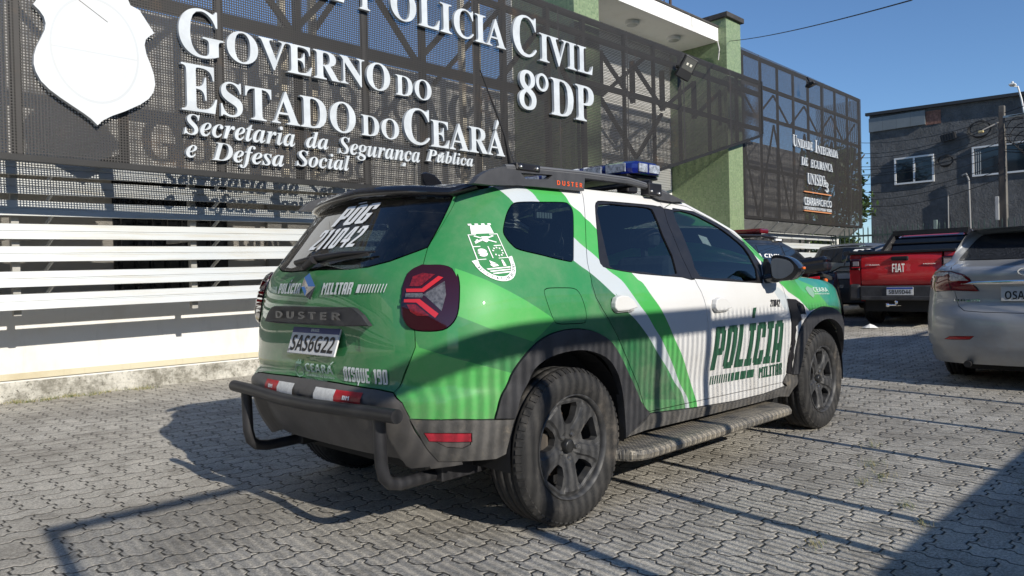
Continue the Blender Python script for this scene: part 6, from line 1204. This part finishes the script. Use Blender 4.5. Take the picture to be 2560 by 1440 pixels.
# ------------------------------------------------------------------ background
def build_background():
    t=NT('dark_grey_rough_render'); co=t.obj(); a=t.noise(2.0,8,.75,co); c_=t.noise(12,6,.75,co); t.set('Base Color',t.mix(t.ramp(a,.35,.7),(.072,.074,.077),(.130,.134,.138))); t.set('Roughness',.8); t.bump(t.math('ADD',t.math('MULTIPLY',c_,.7),a),.9,.06); GR=t.m
    X=25.6; b=empty('grey_building',(X,0,0)); tag(b,'dark grey two storey building with two white framed windows behind the yard fence','building')
    mb=MB(); vs=[]
    for x in (0,12): vs+=[(x,6.62,0),(x,6.62,6.64),(x,-14,6.05),(x,-14,0)]
    mb.add(vs,[(0,1,2,3),(7,6,5,4),(0,4,5,1),(1,5,6,2),(2,6,7,3)]); mb.build('wall',GR,b)
    fp=mat('fascia_panel',(.17,.19,.20),.5,var=.08,vs=2); mb=MB()
    for k in range(4): mb.box(-.08,-.003,6.62-.455*k-.45,6.62-.455*k,6.02-.0*k,6.50); 
    mb.build('fascia',fp,b); mb=MB(); mb.bar((-.06,6.72,6.66),(-.06,-14,6.07),.16,.10); mb.build('roof_edge',mat('roof_edge_dark',(.03,.032,.036),.6),b)
    mb=MB(); mb.box(-.02,.0,4.34,4.80,5.99,6.45); mb.build('bare_brick',mat('bare_brick',(.20,.10,.075),.9,var=.4,vs=14,bump=.5,bs=30),b)
    WF=mat('window_white',(.70,.70,.69),.5)
    for (y0,y1,z0,z1,mul) in ((4.565,5.81,4.065,4.99,(5.18,)),(-.2,3.44,4.085,5.05,(1.9,.9))):
        mb=MB(); f=.055
        mb.box(-.06,.0,y0,y1,z0,z0+f); mb.box(-.06,.0,y0,y1,z1-f,z1); mb.box(-.06,.0,y0,y0+f,z0+f,z1-f); mb.box(-.06,.0,y1-f,y1,z0+f,z1-f)
        for q in mul: mb.box(-.058,.0,q-f/2,q+f/2,z0+f,z1-f)
        w=mb.build('window',WF,b); mb=MB(); mb.box(-.022,-.008,y0+f,y1-f,z0+f,z1-f); mb.build('pane',mat('dark_pane',(.020,.026,.032),.06,coat=.4),w)
    mb=MB()
    for k in range(3): mb.tube([(-.004,3.33-.06*k,4.15),(-.006,3.33-.06*k,4.98)],.026,6)
    mb.build('curtain',mat('curtain_white',(.22,.24,.25),.9),b)
    DKC=mat('cable_black',(.010,.010,.011),.6)
    mb=MB(); mb.tube([(-.1,3.72,4.15),(-.12,3.60,4.20),(-.12,3.53,4.0),(-.1,3.50,2.0),(-.1,3.50,1.0)],.035,8); mb.tube([(-.08,4.15,3.55),(-.08,4.15,1.2)],.025,8); mb.build('conduit',mat('conduit_grey',(.20,.20,.20),.6),b)
    for y,z,r_ in ((4.2,4.70,.20),(3.19,5.59,.28)):
        mb=MB()
        for k in range(4): mb.tube([(-.09-.02*k,y+(r_+.02*k)*math.cos(q),z+(r_-.015*k)*math.sin(q)) for q in np.linspace(0,2*math.pi,22,endpoint=False)],.014,5,closed=True)
        mb.tube([(-.02,y,z+r_*.9),(-.13,y,z+r_*.9)],.015,5); o=mb.build('cable_coil',DKC); o.location=(X,0,0); tag(o,('small' if y>4 else 'larger')+' black cable coil hanging on the grey wall '+('right of the small window' if y>4 else 'just left of the concrete pole'),'cable coil','cable coils on the grey wall')
    mb=MB(); mb.bar((-.22,4.28,5.42),(-.22,3.86,5.49),.2,.2)
    for k in range(5): mb.bar((-.22,4.24-.08*k,5.425+.0135*k),(-.22,4.21-.08*k,5.43+.0135*k),.23,.23)
    mb.bar((-.1,4.1,5.45),(0,4.1,5.45),.06); o=mb.build('splice_box',DKC); o.location=(X,0,0); tag(o,'black ribbed cable splice box hanging above the small white window','splice box')
    # concrete pole with its wires
    CP=mat('pole_concrete',(.135,.125,.11),.9,var=.3,vs=3,bump=.4,bs=40); px_,py_=18.0,1.085; p=empty('utility_pole',(px_,py_,0)); tag(p,'tall square concrete utility pole tangled in black cables','utility pole')
    mb=MB(); mb.add([(a*w,b_*w*.9,z) for z,w in ((0,.115),(4.85,.065)) for a,b_ in ((-1,-1),(1,-1),(1,1),(-1,1))],[(3,2,1,0),(4,5,6,7),(0,1,5,4),(1,2,6,5),(2,3,7,6),(3,0,4,7)]); mb.build('shaft',CP,p,bevel=.01)
    mb=MB(); mb.add([(-.115-.003-.0*z,b_*w,z) for z,w in ((.2,.075),(4.7,.036)) for b_ in (-1,1)],[(0,1,3,2)]); mb.build('recess',mat('pole_recess_shade',(.09,.08,.07),.9),p)  # flat darker strip: shade of the pole's hollow face put in as colour
    mb=MB(); mb.bar((-.08,.05,4.47),(-.15,.36,4.33),.025); mb.build('lamp_arm',mat('arm_grey',(.35,.33,.30),.6),p); mb=MB(); mb.box(-.19,-.11,.34,.45,4.27,4.32,.015); mb.build('street_lamp_head',mat('lamp_yellowish',(.55,.45,.22),.5),p)
    mb=MB(); mb.box(-.10,.02,-.55,.0,4.55,4.60); mb.build('cross_arm',STEEL,p); mb=MB(); mb.box(-.14,-.10,.06,.14,2.2,2.75,.01); mb.build('side_box',mat('box_white',(.5,.5,.48),.5),p)
    random.seed(5)
    def cable(a,b_,sag,r_,lab=None,n=14):
        a,b_=Vector(a),Vector(b_); mb=MB(); mb.tube([tuple(a.lerp(b_,i/n)-Vector((0,0,sag*4*(i/n)*(1-i/n)))) for i in range(n+1)],r_,5)
        o=mb.build('overhead_cable',DKC); tag(o,lab or 'thin black cable strung between the concrete pole and the far building corner','cable','cables on the pole'); return o
    zz=[(4.62,6.15),(4.50,5.75),(4.45,5.60),(4.30,5.30),(4.2,5.15),(4.05,5.0),(3.9,4.85),(3.75,4.6),(3.55,4.45),(3.4,4.1),(3.2,3.95)]
    for z0,z1 in zz: cable((px_-.1,py_+.07,z0-.05),(24.6,7.6,z1-.35),.15+.25*random.random(),.009)
    for k,(z0,y1,z1) in enumerate(((4.7,-3.5,6.6),(4.6,-3.6,6.1),(4.5,-4.0,5.8),(4.35,-4,5.1),(4.2,-4.2,4.4),(4.0,-4.2,4.2),(3.8,-4,3.9))): cable((px_-.08,py_-.07,z0-.03),(17.2,y1,z1),.25+.3*random.random(),.010,'black cable running from the concrete pole out of the picture on the right')
    for k in range(5):
        mb=MB(); c0=Vector((px_-.2,py_-.35-.12*k,4.2-.12*k)); mb.tube([tuple(c0+Vector((.05*math.sin(3*q),(.25+.04*k)*math.cos(q),(.30-.03*k)*math.sin(q)))) for q in np.linspace(0,2*math.pi,20,endpoint=False)],.010,5,closed=True); mb.tube([tuple(c0+Vector((0,.24,0))),(px_-.02,py_,4.25-.1*k)],.008,4); o=mb.build('cable_loop',DKC); tag(o,'loose loop of black cable hung on the right side of the pole','cable loop','cable loops on the pole')
    cable((11.25,4.36,5.72),(2.0,-2.27,2.72) if False else (4.0,-1.105,3.215),.05,.006,'single thin wire crossing the clear sky from the green pillar')
    mb=MB(); mb.tube([(22,1.36,5.3),(22,1.42,5.7),(22,1.50,6.06)],.022,8); mb.tube([(22,1.50,6.05),(21.9,1.66,6.08)],.018,8); cmh=mb.build('camera_mast',mat('mast_white',(.68,.68,.66),.5)); mb=MB(); mb.box(21.8,22.0,1.52,1.68,6.08,6.13,.02); mb.bm(_ball((21.88,1.60,6.16),.035)); mb.build('camera_head',mat('mast_white',(.68,.68,.66),.5),cmh); tag(cmh,'white bent security camera mast rising over the grey roof','camera mast')
    # spiked fence on its low wall
    FG=mat('fence_green_grey',(.055,.085,.075),.55,var=.2,vs=6); f=empty('spiked_fence',(17.2,0,0)); tag(f,'dark green spiked steel fence in front of the grey building','fence'); mb=MB()
    ys_=np.arange(-5.6,5.75,.115)
    for y in ys_: mb.box(-.010,.010,y-.010,y+.010,1.02,2.14); mb.add([(-.012,y-.012,2.14),(.012,y-.012,2.14),(.012,y+.012,2.14),(-.012,y+.012,2.14),(0,y,2.22)],[(0,1,4),(1,2,4),(2,3,4),(3,0,4)])
    tag(mb.build('pickets',FG,f),kind='stuff'); mb=MB()
    for z in (1.12,1.98): mb.box(-.018,.018,-5.6,5.7,z-.022,z+.022)
    mb.build('rail',FG,f)
    for y in (-5.2,-2.7,-.2,2.3,4.9): mb=MB(); mb.box(-.035,.035,y-.035,y+.035,.9,2.26); mb.build('post',mat('fence_post_pale',(.20,.26,.24),.5),f)
    mb=MB(); mb.box(17.08,17.30,-5.7,5.75,.1,1.0); o=mb.build('low_wall',wall_mat('rough_block',(.36,.33,.28),.6,.5)); tag(o,'low rough block wall carrying the spiked fence','wall')
    mb=MB(); mb.box(16.6,16.85,3.9,4.12,.2,1.30,.01); o=mb.build('grey_cabinet',mat('cabinet_dark',(.12,.12,.12),.5)); tag(o,'small dark grey cabinet standing by the end of the white louvres','cabinet')
    # tree between screen and grey building
    tr=empty('leafy_tree',(22.3,6.95,.2)); tag(tr,'green leafy tree showing in the gap between the far screen and grey building','tree'); mb=MB(); mb.tube([(0,0,0),(.1,.05,1.2),(.0,-.1,2.4)],[.22,.18,.14],10)
    for k in range(7): a=k*.9; mb.tube([(0,-.1,2.2+.1*k),(.6*math.cos(a),.6*math.sin(a),2.9+.15*k),(1.3*math.cos(a),1.3*math.sin(a),3.5+.2*k)],[.08,.05,.02],6)
    mb.build('trunk',mat('bark',(.10,.075,.05),.9,var=.3,vs=8),tr); mb=MB(); rn=random.Random(3)
    for k in range(130):
        a=rn.random()*6.28; r_=1.5*math.sqrt(rn.random()); z=1.6+3.1*rn.random(); sc_=1-abs(z-3.2)/3.4; cx,cy=r_*sc_*math.cos(a),r_*sc_*math.sin(a)
        for j in range(40):
            p_=Vector((cx+rn.gauss(0,.15),cy+rn.gauss(0,.15),z+rn.gauss(0,.18))); d=Vector((rn.gauss(0,1),rn.gauss(0,1),rn.gauss(0,.5))).normalized(); e=d.cross(Vector((rn.random(),rn.random(),rn.random()))).normalized(); s_=.07+.06*rn.random(); mb.m=rn.randrange(3); mb.add([p_-d*s_,p_+e*s_*.45,p_+d*s_,p_-e*s_*.45],[(0,1,2,3)])
    mb.build('crown',[mat('leaf_a',(.038,.075,.016),.5),mat('leaf_b',(.055,.095,.022),.5),mat('leaf_c',(.026,.05,.013),.5)],tr,fix=False)
    # street-side wall, gate and bar fence behind the viewer: they throw the striped shade
    SF=mat('gate_paint',(.05,.055,.06),.5); yf=-3.90; g=empty('barred_gate',(0,yf,0)); tag(g,'tall barred steel gate and fence along the street side','gate')
    mb=MB(); mb.box(-1.25,.78,-.03,.03,2.24,2.345); mb.box(-2.2,-1.25,-.02,.02,2.27,2.325); mb.box(-2.2,.78,-.03,.03,.08,.16); mb.box(.78,13,-.02,.02,2.24,2.285); mb.build('rail',SF,g)
    mb=MB()
    for x in (-2.2,-.57,.27,.75,1.9,3.02,4.2,5.4,6.6): mb.box(x-.028,x+.028,-.028,.028,0,2.32)
    mb.build('post',SF,g); mb=MB(); x=-2.15
    while x<12.5:
        mb.box(x-.0048,x+.0048,-.0048,.0048,.15,2.23 if x<.75 else 2.33); x+=.048
    tag(mb.build('bars',SF,g),kind='stuff')
    mb=MB(); mb.box(.02,14,yf-.16,yf-.04,0,.93); o=mb.build('boundary_wall',wall_mat('boundary_grey',(.40,.39,.36),.6,.3)); tag(o,'low rendered boundary wall under the street fence','wall')
    # unseen houses added across the street, blocking low sky to deepen the shade
    wm=wall_mat('street_render',(.34,.32,.28),.6,.2)
    for k,(x0,x1,h) in enumerate(((-16,-5,5.2),(-4.6,7,5.9),(7.4,19,5.4),(19.4,32,5.9))):
        o=empty('added_street_house',(x0,-17.5,0)); tag(o,('ochre','tall pale','low pale','long pale')[k]+' rendered house added unseen across the street to block low sky','house','added houses across the street'); mb=MB(); mb.box(0,x1-x0,-8,0,0,h); mb.build('wall',wm,o); mb=MB(); mb.box(-.15,x1-x0+.15,-8,.2,h+.003,h+.25); mb.build('roof',mat('clay_tiles',(.20,.09,.055),.85,var=.3,vs=9),o)
        for j in range(3):
            mb=MB(); q=1.2+j*3.4; mb.box(q,q+1.4,-.02,.004,1.1,2.5); mb.box(q,q+1.4,-.02,.004,3.5,4.8); mb.build('window',mat('dark_window',(.012,.013,.015),.15),o)
    o=empty('added_side_house',(-19,-13,0)); tag(o,'tall rendered side house added on the left behind the viewer, blocking sky light','house'); mb=MB(); mb.box(-8,0,0,16,0,5.4); mb.build('wall',wm,o); mb=MB(); mb.box(-8,.15,-.1,16.1,5.403,5.6); mb.build('roof',mat('clay_tiles',(.20,.09,.055),.85),o)  # unseen house added on the left, also holding back sky light
    # litter and weeds
    mb=MB(); rn=random.Random(4); g0=ground_z(10.3); base=[(10.25+.09*math.cos(a)*(1+.3*rn.random()),1.42+.10*math.sin(a)*(1+.3*rn.random()),g0+.012) for a in np.linspace(0,6.2,10)]; mb.add(base+[(10.24,1.42,g0+.075),(10.27,1.36,g0+.05)],[(i,(i+1)%10,10 if i<6 else 11) for i in range(10)]+[(9,10,11),(6,11,10)]); o=mb.build('paper_scrap',mat('crumpled_paper',(.72,.72,.70),.8),fix=True); tag(o,'crumpled white paper scrap lying on the pavers before the red pickup','litter')
    mb=MB(); rn=random.Random(9); spots=[(1.83,-1.50,.06),(1.62,-1.62,.05),(1.42,-1.58,.04),(2.30,-1.33,.05),(1.18,-1.86,.04),(.42,-1.75,.04),(.95,-2.0,.04),(2.8,-2.1,.08),(1.9,-2.2,.08)]+[(-1.6+.16*k+rn.gauss(0,.05),5.48+rn.gauss(0,.05),.06) for k in range(14)]
    for x,y,s_ in spots:
        for k in range(46):
            a=rn.random()*6.28; r_=s_*rn.random()*1.6; h=s_*(.3+.5*rn.random()); bx,by=x+r_*math.cos(a)*1.5,y+r_*math.sin(a); d=(rn.gauss(0,.6)*h,rn.gauss(0,.6)*h); w_=.0022; mb.m=rn.randrange(2); mb.add([(bx-w_,by,.002),(bx+w_,by,.002),(bx+d[0],by+d[1],h)],[(0,1,2)])
    tag(mb.build('weeds',[mat('weed_green',(.09,.12,.03),.7),mat('weed_dry',(.28,.24,.10),.8)],fix=False),kind='stuff')

build_ground(); build_station(); build_screens(); build_louvres(); build_floodlights(); build_signs()
build_background(); build_others(); build_pickup(); build_sedan()
build_police_car()
